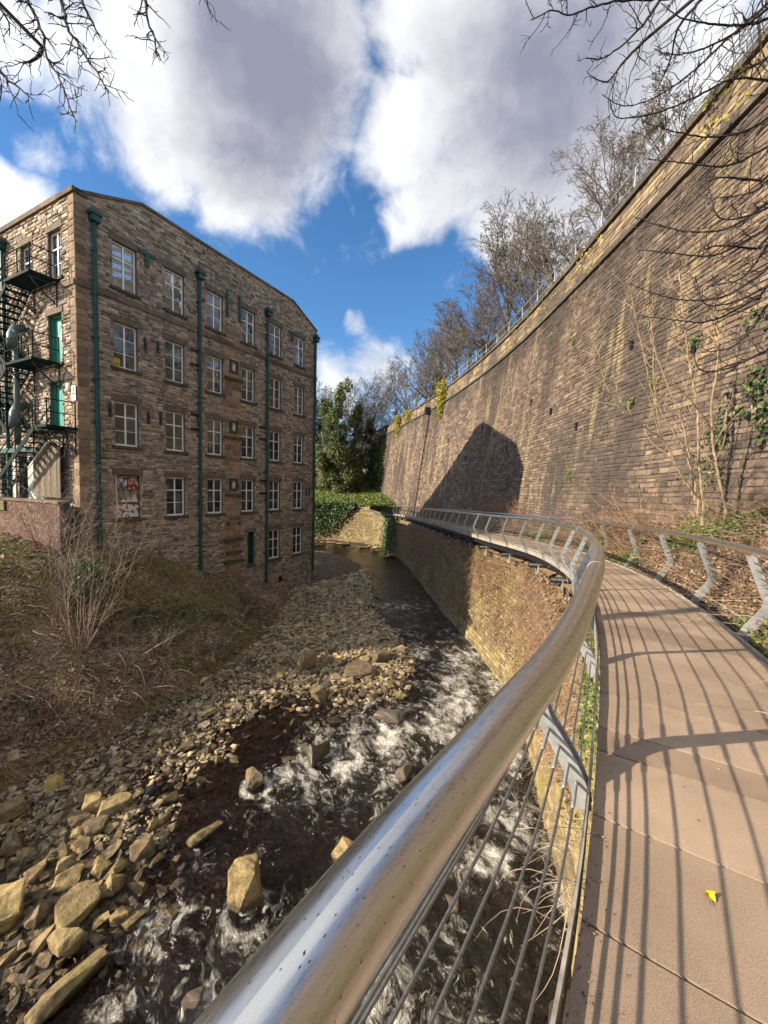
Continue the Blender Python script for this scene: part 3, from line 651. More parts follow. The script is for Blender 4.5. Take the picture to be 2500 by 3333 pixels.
# railing on top of the wall
tr_ = thing('railing', 'thin grey two-rail railing along the top of the high wall', 'railing', tuple(wpos3(np.array([sA]), np.array([13.0]), np.array([-0.2]))[0]))
s0, s1 = sA, wallc.s_at_y(51.5)
for zt in (13.62, 14.15):
    s = np.arange(s0, s1, 0.8); MB().tube(wpos3(s, np.full(len(s), zt), np.full(len(s), -0.2 + (zt - 13) * BATTER)), 0.026, 6).build('rail', MT['galv'], tr_, True)
for s in np.arange(s0 + 0.3, s1, 2.4):
    a = wpos3(np.full(2, s), np.array([13.0, 14.17]), np.array([-0.2, -0.2 + 1.17 * BATTER])); MB().tube(a, 0.026, 6).build('post', MT['galv'], tr_, True)

# ------------------------------------------------------------------ river wall under the walkway, running round to the far bank
foot = Curve2([(-3.2, -6), (-1.9, -3), (-0.4, 0), (1.3, 2.6), (2.65, 5), (3.72, 7.1), (3.98, 8.2), (4.5, 11.1), (5.0, 13.6), (5.22, 16.4), (5.07, 18.1), (4.56, 22), (3.61, 28.2), (2.14, 43), (0.6, 50), (-1.6, 55.5), (-5.5, 58.5), (-11, 60), (-20, 61)], 0.2, 1.5)
def deck_z(y):
    return np.interp(y, [-5, 3, 64], [0.0, 0.0, -2.3])
def rtop(s):
    p, _, _ = foot.at(s); return np.interp(p[..., 1], [0, 4, 10, 30, 45, 52, 58, 61], [-1.1, -1.1, -1.0, -1.6, -2.3, -2.4, -1.1, -0.9]) - 0.1
def rpos3(s, z, o):
    p, tt, n = foot.at(s); q = p + n * (-(z + 7.4) * 0.10 + o)[:, None]; return np.stack([q[:, 0], q[:, 1], z], 1)
rvw = thing('river_wall', 'mossy yellow-brown stone river wall below the walkway at the water', 'stone wall', (4.6, 22, -6.5))
ss = np.arange(0, foot.L, 0.4); V = []
for i, s in enumerate(ss):
    zt = float(rtop(np.array([s]))[0])
    for z, o in ((-7.8, -0.004), (-4, -0.004), (zt, -0.004)):
        V.append(rpos3(np.array([s]), np.array([z]), np.array([o]))[0])
mk('wall_core', V, grid_faces(len(ss), 3), MT['mortar'], rvw)
arr = coursed(rg, 1.0, foot.L, -7.3, -0.95, (0.14, 0.26), (0.25, 0.7))
arr = arr[arr[:, 3] < rtop((arr[:, 0] + arr[:, 1]) / 2)]
V, Q, T, r = stone_mesh(arr, rpos3, rg, (0.01, 0.06), 0.008, 0.025)
_c = V.mean(1)
lay_stones(rvw, V, Q, T, r, MT['river_wall'], 300, visible=(_c[:, 2] > -7.0) & (_c[:, 1] > 6) & (_c[:, 1] < 58))
# land behind the river wall: embankment up to the high wall
deckL = Curve2([(-3.2, -4.5), (-1.3, -1.65), (-0.45, -0.36), (-0.05, 0.25), (0.30, 0.78), (0.574, 1.19), (0.809, 1.543), (1.113, 2.06), (1.70, 3.10), (2.26, 4.12), (2.83, 5.25), (3.74, 7.25), (4.48, 9.4), (5.08, 12.0), (5.34, 14.2), (5.28, 16.2), (5.05, 18.4), (4.87, 21), (4.65, 25), (4.5, 28), (4.3, 31), (3.25, 45.3), (2.2, 53.4), (0.0, 63.7), (-0.8, 67)], 0.1, 0.7)
DW = 1.65
sD = np.arange(0, deckL.L, 0.35); p, tt, nn = deckL.at(sD); E = []
for i in range(len(sD)):
    px, py = p[i]; r0 = np.array([px, py]) - nn[i] * (DW + 0.05); dz = float(deck_z(py))
    # lateral run to the wall foot
    j = np.argmin(np.abs(wallc.P[:, 1] - r0[1])); wxx = wallc.P[j, 0] - (WTOP - 0.5) * BATTER
    far = np.array([max(wxx + 0.15, r0[0] + 0.4), r0[1]])
    rise = np.interp(py, [0, 7, 10, 16, 24, 70], [1.9, 1.5, 1.1, 0.4, 0.2, 0.2])
    E += [tuple(np.array([px, py]) + nn[i] * -0.35) + (dz - 1.15,), tuple(r0 + nn[i] * 0.45) + (dz - 0.6,), tuple(r0) + (dz - 0.22,), tuple(r0 * 0.7 + far * 0.3) + (dz + 0.10 + 0.35 * rise,), tuple(r0 * 0.3 + far * 0.7) + (dz + 0.2 + 0.8 * rise,), tuple(far) + (dz + 0.25 + rise,)]
E = np.array(E); E[:, 2] += fbm(E * 0.9, 3, 9) * 0.12
emb_V = E.reshape(len(sD), 6, 3)
tag(mk('embankment', E, grid_faces(len(sD), 6), MT['soil'], smooth=True), kind='structure')
def emb_at(s, t):
    """point on the embankment between the deck (t=0) and the high wall (t=1)"""
    i = np.clip(np.interp(s, sD, np.arange(len(sD))), 0, len(sD) - 1.001); a = i.astype(int); f = (i - a)[:, None]
    k = 2 + np.clip(t, 0, 0.999) * 3; b = k.astype(int); g = (k - b)[:, None]
    q = lambda ii, jj: emb_V[ii, np.minimum(jj, 5)]
    return (q(a, b) * (1 - f) + q(a + 1, b) * f) * (1 - g) + (q(a, b + 1) * (1 - f) + q(a + 1, b + 1) * f) * g

# far hillside beyond the bend of the river
gx = np.arange(-60, 8, 1.0); gy = np.arange(57, 130, 1.0); X, Y = np.meshgrid(gx, gy, indexing='ij')
def hill_z(x, y):
    base = -1.0 + np.clip(y - 60, 0, 100) * 0.13 + np.clip(-x - 12, 0, 60) * 0.12
    return base + 0.5 * fbm(xyz(x * 0.2, y * 0.2, 0), 3, 2)
p_, _, _ = foot.at(np.array([0.0]))
Z = hill_z(X.ravel(), Y.ravel()); lim = np.interp(X.ravel(), [-60, -20, -11, -5.5, -1.6, 8], [62, 61.5, 60.5, 59.2, 56.5, 56]); Z = np.where(Y.ravel() < lim, -8.0, Z)
tag(mk('hillside', np.stack([X.ravel(), np.maximum(Y.ravel(), lim * (Y.ravel() < lim)), Z], 1), grid_faces(len(gx), len(gy)), MT['soil'], smooth=True), kind='structure')

# ------------------------------------------------------------------ walkway
wk = thing('walkway', 'curving pinkish-brown boarded walkway between the two steel railings', 'walkway', (2.5, 4.6, 0))
def dpos(s, o, z):
    """s along the left edge, o metres to the right of it, z above the deck"""
    p, tt, n = deckL.at(np.asarray(s, float)); q = p - n * np.asarray(o, float)[..., None]
    return np.concatenate([q, (deck_z(p[..., 1]) + z)[..., None]], -1)
k = 0; s = 0.4; rgd = np.random.default_rng(5)
while s < deckL.L - 1:
    wdt = 0.62 if k % 7 else 0.30
    sk = -0.04
    g = 0.0075; V = []
    for z in (-0.05, 0.0):
        for o in (0.035, DW * 0.5, DW - 0.045):
            for e in (s + g, s + wdt - g):
                V.append(dpos(e + sk * (o - DW / 2), np.array(o), z + (0.0 if z else 0) ))
    V = np.array(V)
    Fq = np.array([[6, 8, 9, 7], [8, 10, 11, 9], [0, 1, 3, 2], [2, 3, 5, 4], [0, 2, 8, 6], [2, 4, 10, 8], [1, 7, 9, 3], [3, 9, 11, 5], [0, 6, 7, 1], [4, 5, 11, 10]])
    mk('deck_panel', V, Fq, MT['deck'], wk, {'rnd': np.full(12, rgd.uniform(0.15, 0.9) if k % 7 else rgd.uniform(0, 0.3))}, origin=V.mean(0))
    s += wdt; k += 1
s = np.arange(0.3, deckL.L - 0.5, 0.3)
def ribbon(o0, o1, z0, z1):
    V = np.stack([dpos(s, np.full(len(s), o), z) for (o, z) in ((o0, z0), (o1, z0), (o1, z1), (o0, z1))], 1).reshape(-1, 3)
    i = np.arange(len(s) - 1)[:, None] * 4; F = np.concatenate([i + np.array([[k, (k + 1) % 4, 4 + (k + 1) % 4, 4 + k]]) for k in range(4)])
    return V, F
for nm, a in (('edge_plate', (0.0, 0.014, -0.16, 0.055)), ('edge_plate', (DW - 0.03, DW - 0.012, -0.16, 0.03)), ('beam', (0.18, 0.28, -0.42, -0.07)), ('beam', (DW - 0.3, DW - 0.2, -0.42, -0.07))):
    V, F = ribbon(*a); mk(nm, V, F, MT['edge'] if nm != 'beam' else MT['black'], wk)
for sc_ in np.arange(deckL.s_at_y(8.6), deckL.L - 1, 2.85):
    a = dpos(np.full(2, sc_), np.array([-0.16, DW + 1.0]), -0.50); MB().tube(a, 0.085, 10).build('cross_beam', MT['black'], wk, True)
    MB().box(-0.012, 0.012, -0.16, 0.16, -0.34, 0.0, fr=lambda x, y, z: np.array(a[0]) + np.outer(x + 0.3, (a[1] - a[0]) / np.linalg.norm(a[1] - a[0])) + np.outer(z, [0, 0, 1]) + np.outer(y, np.cross((a[1] - a[0]) / np.linalg.norm(a[1] - a[0]), [0, 0, 1]))).build('bracket', MT['galv'], wk)

# railings: kinked posts, eleven cables, a steel tube on top
PROF = spline([(0.02, -0.12), (0.05, 0.02), (0.16, 0.22), (0.25, 0.36), (0.275, 0.47), (0.23, 0.60), (0.065, 1.05)], 0.04)   # (outward, height)
def rail_side(side, label, s_from, post_s, rad, doubles=()):
    def P3(s, out, z):
        o = -np.asarray(out) if side < 0 else DW + np.asarray(out)
        return dpos(s, np.broadcast_to(o, np.shape(s)), z)
    RO, RZ = (0.055, 1.10) if side < 0 else (0.06, 1.13)
    _P3 = P3
    def P3(s, out, z):
        if side > 0: return _P3(s, out, z)
        ex = np.interp(deckL.at(np.asarray(s, float))[0][..., 1], [-1, .5, .84, 1.3, 2, 3, 5], [.10, .085, .06, .03, .015, -.01, -.01]) * np.clip(np.asarray(z) / 1.05, 0, 1)
        return _P3(s, np.asarray(out) + ex, z)
    root = thing('railing', label, 'railing', tuple(P3(np.array([s_from + 2.0]), 0.1, 0.0)[0]))
    s = np.arange(s_from, deckL.L - 1.2, 0.12); C = P3(s, RO if side > 0 else .055, RZ)
    k = 28; th = np.linspace(0, 2 * math.pi, k + 1)
    p, tt, n = deckL.at(s); T = np.gradient(C, axis=0); T /= np.linalg.norm(T, axis=1)[:, None]
    R_ = np.stack([tt[:, 1], -tt[:, 0], np.zeros(len(s))], 1); U_ = np.cross(R_, T); U_ *= np.sign(U_[:, 2:3])
    V = C[:, None, :] + rad * (np.cos(th)[None, :, None] * U_[:, None, :] + np.sin(th)[None, :, None] * R_[:, None, :])
    i = np.arange(len(s) - 1)[:, None] * (k + 1) + np.arange(k)[None, :]
    F = np.stack([i, i + 1, i + k + 2, i + k + 1], -1).reshape(-1, 4)
    F = F[:, ::-1]
    rail = mk('handrail', V.reshape(-1, 3), F, MT['steel'], root, {'along': np.repeat(s, k + 1), 'ang': np.tile((th / (2 * math.pi) + 0.5) % 1.0 if False else th / (2 * math.pi) + 0.25, len(s))}, True)
    for js in ((deckL.s_at_y(3.15)) + np.arange(0, 60, 6.0) if side < 0 else (post_s[0] + 5.0) + np.arange(0, 60, 6.0)):
        if js < s[-1]:
            q = P3(np.array([js - 0.012, js + 0.012]), RO, RZ); MB().tube(q, rad * 1.035, 28, True).build('joint_ring', MT['galv'], rail, True)
    # posts
    for ps in post_s:
        for dd in ((-0.075, 0.0) if ps in doubles else (0.0,)):
            V = []; nP = len(PROF); tg = np.gradient(PROF, axis=0); tg /= np.linalg.norm(tg, axis=1)[:, None]
            for j in range(nP):
                wv = (0.048 if side < 0 else 0.060) - 0.012 * j / nP
                for (a, b) in ((-wv, -0.011), (wv, -0.011), (wv, 0.011), (-wv, 0.011)):
                    oo = PROF[j, 0] + a * tg[j, 1]; zz = PROF[j, 1] - a * tg[j, 0]
                    V.append(P3(np.array([ps + dd + b]), oo, zz)[0])
            i = np.arange(nP - 1)[:, None] * 4
            F = np.concatenate([i + np.array([[q, (q + 1) % 4, 4 + (q + 1) % 4, 4 + q]]) for q in range(4)] + [np.array([[0, 1, 2, 3]]), np.array([[0, 1, 2, 3]]) + 4 * (nP - 1)])
            po = mk('post', V, F, MT['galv'], root, origin=V[0])
        # foot plate
        q = P3(np.array([ps]), 0.015, -0.06)[0]
        p1, t1, n1 = deckL.at(np.array([ps])); t3 = np.array([t1[0, 0], t1[0, 1], 0]); n3 = np.array([n1[0, 0], n1[0, 1], 0])
        MB().box(-0.07, 0.07, -0.008, 0.008, -0.09, 0.05, fr=lambda x, y, z: q + np.outer(x, t3) + np.outer(y, n3) + np.outer(z, [0, 0, 1])).build('base_plate', MT['galv'], po)
    # cables
    al = np.concatenate([[0], np.cumsum(np.linalg.norm(np.diff(PROF, axis=0), axis=1))])
    for j in range(11):
        f = 0.16 + (al[-1] - 0.24) * j / 10.0
        oo = np.interp(f, al, PROF[:, 0]); zz = np.interp(f, al, PROF[:, 1])
        sc_ = np.concatenate([np.arange(s_from, min(14, deckL.L), 0.3), np.arange(max(14, s_from), deckL.L - 1.5, 0.95)])
        cb = MB().tube(P3(sc_, oo, zz), 0.0062, 6, False).build('cable', MT['cable'], root, True)
        for ps in doubles:
            for (a, b) in ((-0.32, -0.09), (0.015, 0.24)):
                MB().tube(P3(np.array([ps + a, ps + a + 0.02, ps + b - 0.02, ps + b]), oo, zz), [0.006, 0.0105, 0.0105, 0.008], 7).build('swage_fitting', MT['galv'], cb, True)
    return root
S2 = deckL.s_at_y(2.28)
PS = [S2 + 1.92 * k for k in range(0, 33) if 0.3 < S2 + 1.92 * k < deckL.L - 1.5]
rail_side(-1, 'near steel tube railing over the river with kinked posts and cables', 0.3, PS, 0.061, (S2,))
SR = deckL.s_at_y(5.80)
PSR = [SR + 1.9 * k for k in range(-3, 33) if 0.3 < SR + 1.9 * k < deckL.L - 1.5]
rail_side(1, 'steel cable railing on the wall side of the walkway, before the brambles', 0.3, PSR, 0.045, ())
# ------------------------------------------------------------------ the mill
PHI = math.radians(27.360908); F0 = np.array([-12.04775, 18.12745, 0.0])
FD = np.array([math.sin(PHI), math.cos(PHI), 0.0]); FN = np.array([math.cos(PHI), -math.sin(PHI), 0.0]); ZV = np.array([0, 0, 1.0])
U0, U1, DEP = -1.42, 14.57, 24.0
CNR = F0 + FD * U0
def RF(u, n, z):                       # river face: along, outward, up
    u, n, z = np.broadcast_arrays(np.asarray(u, float), n, z); return F0 + u[..., None] * FD + n[..., None] * FN + z[..., None] * ZV
def LF(v, n, z):                       # sunny side face
    v, n, z = np.broadcast_arrays(np.asarray(v, float), n, z); return CNR - v[..., None] * FN - n[..., None] * FD + z[..., None] * ZV
MRF = Matrix(((-FD[0], FN[0], 0), (-FD[1], FN[1], 0), (0, 0, 1))).to_4x4()
MLF = Matrix(((-FN[0], -FD[0], 0), (-FN[1], -FD[1], 0), (0, 0, 1))).to_4x4()
mill = thing('mill', 'five-storey brown stone mill with white windows and green drainpipes beside river', 'building', tuple(RF(U0, 0, -1.0)))
COLS = [(0.0, 1.07), (2.43, 3.47), (4.85, 5.90), (7.29, 8.33), (9.66, 10.70), (12.09, 13.13)]
ROWS = [(10.18, 12.15), (6.75, 8.71), (3.30, 5.26), (0.0, 1.98), (-3.28, -1.32)]
WIN = [(c, r) for r in range(4) for c in range(6) if not (r == 3 and c == 0)] + [(4, 4), (5, 4)]
op = [(COLS[c][0], COLS[c][1], ROWS[r][0], ROWS[r][1]) for c, r in WIN] + [(COLS[0][0], COLS[0][1], 0.0, 1.98), (7.78, 8.36, -3.38, -1.28)]
lop_w = [(1.05, 2.09, 10.15, 12.12), (3.50, 4.54, 10.15, 12.12), (6.15, 7.19, 10.15, 12.12), (6.25, 7.29, 6.72, 8.69), (6.25, 7.29, 3.85, 5.82), (8.8, 9.84, 10.15, 12.12), (8.8, 9.84, 6.72, 8.69), (8.8, 9.84, 3.85, 5.82)]
lop_d = [(1.12, 2.24, 6.66, 8.72), (1.15, 2.24, 3.90, 5.89), (4.45, 5.35, 0.75, 2.75), (6.3, 7.2, 0.75, 2.75)]
lop = lop_w + lop_d

def sheet(fr, a0, a1, z0, z1, holes, off, mat, name, parent):
    xs = sorted(set([a0, a1] + [x for h in holes for x in h[:2] if a0 < x < a1])); zs = sorted(set([z0, z1] + [z for h in holes for z in h[2:] if z0 < z < z1])); b = MB()
    for x0, x1 in zip(xs[:-1], xs[1:]):
        for y0, y1 in zip(zs[:-1], zs[1:]):
            cx, cz = (x0 + x1) / 2, (y0 + y1) / 2
            if any(h[0] < cx < h[1] and h[2] < cz < h[3] for h in holes): continue
            b.add(fr(np.array([x0, x1, x1, x0]), off, np.array([y0, y0, y1, y1])), np.array([[0, 1, 2, 3]]))
    return b.build(name, mat, parent)
rgm = np.random.default_rng(17)
TOPU = [(U0, 13.2), (1.34, 14.32), (11.84, 14.32), (U1, 13.2)]
def utop(u): return np.interp(u, [a for a, _ in TOPU], [b for _, b in TOPU])
sheet(RF, U0, U1, -7.2, 13.2, op, 0.0, MT['millmortar'], 'wall_core', mill)
b = MB().add(RF(np.array([U0, 1.34, 11.84, U1]), 0.0, np.array([13.2, 14.32, 14.32, 13.2])), np.array([[0, 3, 2, 1]])); b.add(RF(np.array([U0, 1.34, 11.84, U1]), -0.45, np.array([13.2, 14.32, 14.32, 13.2])), np.array([[0, 1, 2, 3]])); b.build('parapet_core', MT['millmortar'], mill)
sheet(LF, 0, DEP, -7.2, 13.2, lop, 0.0, MT['millmortar'], 'wall_core', mill)
sheet(RF, U0 + 0.4, U1 - 0.4, -7.2, 13.1, op, -0.42, MT['interior'], 'inner_wall', mill)
sheet(LF, 0.4, DEP - 0.4, -7.2, 13.1, lop, -0.42, MT['interior'], 'inner_wall', mill)
b = MB()
b.add(RF(np.array([U1, U1, U1, U1]), np.array([0, -DEP, -DEP, 0]), np.array([-7.2, -7.2, 13.2, 13.2])), np.array([[0, 1, 2, 3]]))
b.add(RF(np.array([U1 - .4] * 4), np.array([-.4, -DEP, -DEP, -.4]), np.array([-7.2, -7.2, 13.1, 13.1])), np.array([[3, 2, 1, 0]]))
b.add(RF(np.array([U0, U1, U1, U0]), -DEP, np.array([-7.2, -7.2, 13.2, 13.2])), np.array([[0, 1, 2, 3]])); b.build('rear_wall', MT['mill'], mill)
MB().box(U0 + .1, U1 - .1, -13.0, -12.8, -7, 13.1, fr=RF).build('inner_wall', MT['interior'], mill)
for zf in (9.25, 5.85, 2.45, -0.85, -4.15):
    MB().box(U0 + .41, U1 - .41, -DEP + .1, -.43, zf - 0.25, zf, fr=RF).build('floor_slab', MT['timber'], mill)
# roof with open slots, unseen and widened to let more daylight into the top storey
b = MB()
for (ua, ub, za, zb) in ((U0 + .3, 0.2, 12.7, 13.0), (5.2, 6.6, 13.95, 14.1), (6.6, 7.6, 14.1, 14.0), (12.4, U1 - .3, 13.1, 12.7)):
    b.add(RF(np.array([ua, ub, ub, ua]), np.array([-.4, -.4, -DEP, -DEP]), np.array([za, zb, zb, za])), np.array([[0, 1, 2, 3]]))
for n0 in (-.4, -6.5, -12.5, -18.5):
    for (ua, ub, za, zb) in ((0.2, 5.2, 13.0, 13.95), (7.6, 12.4, 14.0, 13.1)):
        b.add(RF(np.array([ua, ub, ub, ua]), np.array([n0, n0, n0 - 1.6, n0 - 1.6]), np.array([za, zb, zb, za])), np.array([[0, 1, 2, 3]]))
b.build('roof', MT['timber'], mill)
for n0 in np.arange(-2.2, -12, -2.6):
    b = MB().box(U0 + .5, U1 - .5, n0 - .12, n0 + .12, 12.35, 12.62, fr=RF)
    for (ua, ub, za, zb) in ((U0 + .5, 6.6, 12.5, 14.0), (6.6, U1 - .5, 14.0, 12.5), (3.4, 6.6, 12.5, 13.6), (9.8, 6.6, 12.5, 13.6)):
        b.tube(RF(np.array([ua, ub]), n0, np.array([za, zb])), 0.11, 4)
    for uc in (3.5, 9.6):
        b.box(uc - .09, uc + .09, n0 - .09, n0 + .09, 9.25, 12.4, fr=RF)
    b.build('roof_truss', MT['timber'], mill)
# stonework
PIL = (6.02, 7.22, -6.0, 10.6)
def grow_(h, lint=0.27, sill=0.13): return (h[0] - 0.12, h[1] + 0.12, h[2] - sill, h[3] + lint)
ROWB = [r[0] - 0.13 for r in ROWS] + [r[1] + 0.27 for r in ROWS] + [9.62, 9.86]
blk = [grow_(h) for h in op] + [PIL, (U0, U1, 9.62, 9.86), (U0, U0 + 0.42, -7, 15), (U1 - 0.38, U1, -7, 15)]
arr = coursed(rgm, U0, U1, -6.6, 14.25, (0.08, 0.165), (0.12, 0.46), ROWB, blk)
arr = arr[(arr[:, 3] <= utop(arr[:, 0]) + 0.01) & (arr[:, 3] <= utop(arr[:, 1]) + 0.01)]
# side pieces flanking each opening between the lintel ends
arr2 = [coursed(rgm, a, c, h[2], h[3], (0.12, 0.24), (0.1, 0.14)) for h in op for (a, c) in ((h[0] - 0.12, h[0]), (h[1], h[1] + 0.12))]
arr = np.concatenate([arr] + arr2)
V1, Q, T, r1_ = stone_mesh(arr, lambda s, z, o: RF(s, o, z), rgm, (0.008, 0.045), 0.008, 0.02)
blk = [grow_(h, 0.24, 0.12) for h in lop] + [(0, 0.40, -7, 15)]
arr = coursed(rgm, 0, DEP, -1.4, 13.15, (0.10, 0.19), (0.14, 0.46), [h for o_ in lop[:2] + lop_d[:2] for h in (o_[2] - 0.12, o_[3] + 0.24)], blk)
arr2 = [coursed(rgm, a, c, h[2], h[3], (0.12, 0.24), (0.1, 0.14)) for h in lop for (a, c) in ((h[0] - 0.12, h[0]), (h[1], h[1] + 0.12))]
V2, Q, T, r2_ = stone_mesh(np.concatenate([arr] + arr2), lambda s, z, o: LF(s, o, z), rgm, (0.01, 0.06), 0.008, 0.022)
lay_stones(mill, np.concatenate([V1, V2]), Q, T, np.concatenate([r1_, r2_]), MT['mill'], 300)
# ashlar strip, quoins
pb = [(PIL[0], PIL[1], z - 0.42, z + 0.42) for z in (8.52, 5.06, 1.67)]
arr = coursed(rgm, PIL[0], PIL[1], PIL[2], PIL[3], (0.24, 0.36), (0.32, 0.75), [], [(6.38, 6.92, z - 0.36, z + 0.36) for z in (8.52, 5.06, 1.67)])
V, Q, T, r = stone_mesh(arr, lambda s, z, o: RF(s, o, z), rgm, (0.02, 0.045), 0.006, 0.012)
lay_stones(mill, V, Q, T, r, MT['ashlar'], 300, 'ashlar_block')
for (fa, s0, s1) in ((RF, U0 - 0.03, U0 + 0.42), (LF, -0.03, 0.40), (RF, U1 - 0.38, U1)):
    arr = coursed(rgm, s0, s1, -6.6, 13.15, (0.24, 0.38), (0.4, 0.5)); V, Q, T, r = stone_mesh(arr, lambda s, z, o: fa(s, o, z), rgm, (0.025, 0.04), 0.005, 0.012)
    lay_stones(mill, V, Q, T, r * 0.8, MT['ashlar'], 300, 'quoin')
# string course, copings
def fbar(name, fr_, a0, a1, n0, n1, z0, z1, mat, parent=None, **kw):
    return MB().box(a0, a1, n0, n1, z0, z1, fr=fr_, a=rgm.random()).build(name, mat, parent or mill, **kw)
for e in np.arange(U0, U1 - 0.5, 1.6): fbar('string_course', RF, e + .005, min(e + 1.595, U1), -.02, .075, 9.63, 9.85, MT['lintel'])
for e in np.arange(0, 8, 1.6):
    if e < 1.0 or e > 4: fbar('string_course', LF, e + .005, min(e + 1.0, e + 1.595), -.02, .075, 9.63, 9.85, MT['lintel'])
for (ua, za), (ub, zb) in zip(TOPU[:-1], TOPU[1:]):
    k = max(2, int((ub - ua) / 0.9)); e = np.linspace(0, 1, k + 1)
    for i in range(k):
        x0, x1 = ua + (ub - ua) * e[i] + .004, ua + (ub - ua) * e[i + 1] - .004; y0, y1 = za + (zb - za) * e[i], za + (zb - za) * e[i + 1]
        V = RF(np.array([x0, x1, x0, x1] * 2), np.array([0.07] * 4 + [-0.5] * 4), np.array([y0, y1, y0 + .12, y1 + .12] * 2))
        mk('coping', V, np.array([[0, 1, 3, 2], [4, 6, 7, 5], [2, 3, 7, 6], [0, 4, 5, 1], [0, 2, 6, 4], [1, 5, 7, 3]]), MT['lintel'], mill, {'rnd': np.full(8, rgm.random())})
for e in np.arange(0, DEP, 1.2): fbar('coping', LF, e - .07 if e == 0 else e + .004, e + 1.196, -.5, .10, 13.2, 13.40, MT['lintel'])

# windows: one built with its parts, the rest copies of it
WW, WH = 1.05, 1.97
def win_frame(thin_transom=False):
    b = MB(); f = 0.072; y0, y1 = -0.19, -0.12
    b.box(-WW / 2, -WW / 2 + f, y0, y1, 0, WH); b.box(WW / 2 - f, WW / 2, y0, y1, 0, WH)
    b.box(-WW / 2 + f, WW / 2 - f, y0, y1, 0, 0.09); b.box(-WW / 2 + f, WW / 2 - f, y0, y1, WH - f, WH)
    b.box(-0.033, 0.033, y0 + .004, y1 - .003, 0.09, WH - f)
    tz = WH * 0.665
    for x0, x1 in ((-WW / 2 + f, -0.027), (0.027, WW / 2 - f)):
        b.box(x0, x1, y0 + .008, y1 - .006, tz - (0.012 if thin_transom else 0.026), tz + (0.012 if thin_transom else 0.026)); b.box(x0, x1, y0 + .012, y1 - .012, WH * 0.345 - .011, WH * 0.345 + .011)
    return b
pane_rects = [(x0, x1, z0, z1) for (x0, x1) in ((-WW / 2 + .062, -.027), (.027, WW / 2 - .062)) for (z0, z1) in ((0.09, WH * .345 - .011), (WH * .345 + .011, WH * .665 - .026), (WH * .665 + .026, WH - .062))]
protos = {}
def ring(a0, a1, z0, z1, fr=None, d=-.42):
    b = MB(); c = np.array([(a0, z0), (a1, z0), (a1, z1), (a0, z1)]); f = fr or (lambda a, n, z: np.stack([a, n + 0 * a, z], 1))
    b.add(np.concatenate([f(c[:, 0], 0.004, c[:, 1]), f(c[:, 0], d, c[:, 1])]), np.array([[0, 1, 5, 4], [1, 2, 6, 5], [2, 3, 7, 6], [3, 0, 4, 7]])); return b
def window(fr_, M0, a0, z0, parent, thin=False, sill=True):
    M = Matrix.Translation(Vector(fr_(a0, 0.0, z0))) @ M0
    if thin not in protos:
        w = win_frame(thin).build('window', MT['white'], parent, M=M); ps = []
        for (x0, x1, zz0, zz1) in pane_rects:
            ps.append(MB().box(x0 - .004, x1 + .004, -.158, -.152, zz0 - .004, zz1 + .004).build('pane', MT['glass'], w, M=M))
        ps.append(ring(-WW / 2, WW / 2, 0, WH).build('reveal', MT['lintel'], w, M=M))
        ps.append(MB().box(-WW / 2 - .14, WW / 2 + .14, -.2, .10, -.125, -.004, a=.4).build('sill', MT['sill'], w, M=M))
        ps.append(MB().box(-WW / 2 - .14, WW / 2 + .14, -.12, .045, WH + .005, WH + .262, a=.5).build('lintel', MT['lintel'], w, M=M))
        protos[thin] = (w, ps)
        return w
    w0, ps = protos[thin]; w = part_copy(w0, parent, M)
    for p in ps: part_copy(p, w, M)
    return w
wins = {}
for c, r in WIN:
    wins[(c, r)] = window(RF, MRF, sum(COLS[c]) / 2, ROWS[r][0], mill, thin=(r == 1 and c != 2))
for (c_, r_, x0, x1, z0, z1, m_) in ((2, 2, .1, .48, 1.36, 1.88, 'board'), (4, 1, .1, .35, .1, .75, 'white'), (3, 2, .1, .5, .1, 1.1, 'interior'), (5, 3, .12, .9, 1.3, 1.88, 'lime'), (1, 3, .55, .95, .1, 1.2, 'interior'), (0, 1, .08, .98, .1, .35, 'board'), (4, 2, .1, .5, .1, .6, 'lime'), (5, 1, .1, .5, .1, 1.2, 'white')):
    MB().box(COLS[c_][0] + x0, COLS[c_][0] + x1, -.30, -.27, ROWS[r_][0] + z0, ROWS[r_][0] + z1, fr=RF).build('blind', MT[m_], wins[(c_, r_)])
for h in lop_w: window(LF, MLF, (h[0] + h[1]) / 2, h[2], mill)
# doors
def door(fr_, h, mat, panel=True):
    d = MB().box(h[0] + .02, h[1] - .02, -.30, -.24, h[2], h[3] - .02, fr=fr_).build('door', mat, mill)
    MB().box(h[0], h[0] + .06, -.24, -.14, h[2], h[3], fr=fr_).box(h[1] - .06, h[1], -.24, -.14, h[2], h[3], fr=fr_).box(h[0] + .06, h[1] - .06, -.24, -.14, h[3] - .07, h[3], fr=fr_).build('door_frame', mat, d)
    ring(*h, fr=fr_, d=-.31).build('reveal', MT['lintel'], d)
    if panel:
        n = 5; w = (h[1] - h[0] - .12) / n
        for i in range(n): MB().box(h[0] + .06 + i * w + .006, h[0] + .06 + (i + 1) * w - .006, -.24, -.225, h[2] + .02, h[3] - .1, fr=fr_).build('plank', mat, d)
    MB().box(h[0] + .16, h[0] + .21, -.225, -.17, (h[2] + h[3]) / 2 - .06, (h[2] + h[3]) / 2 + .05, fr=fr_).build('handle', MT['black'], d)
    MB().box(h[0] - .12, h[1] + .12, -.12, .045, h[3] + .004, h[3] + .235, fr=fr_, a=.7).build('lintel', MT['lintel'], d)
    MB().box(h[0] - .1, h[1] + .1, -.2, .10, h[2] - .12, h[2] - .004, fr=fr_, a=.7).build('doorstep', MT['sill'], d)
    return d
d0 = door(RF, op[-1], MT['green'])
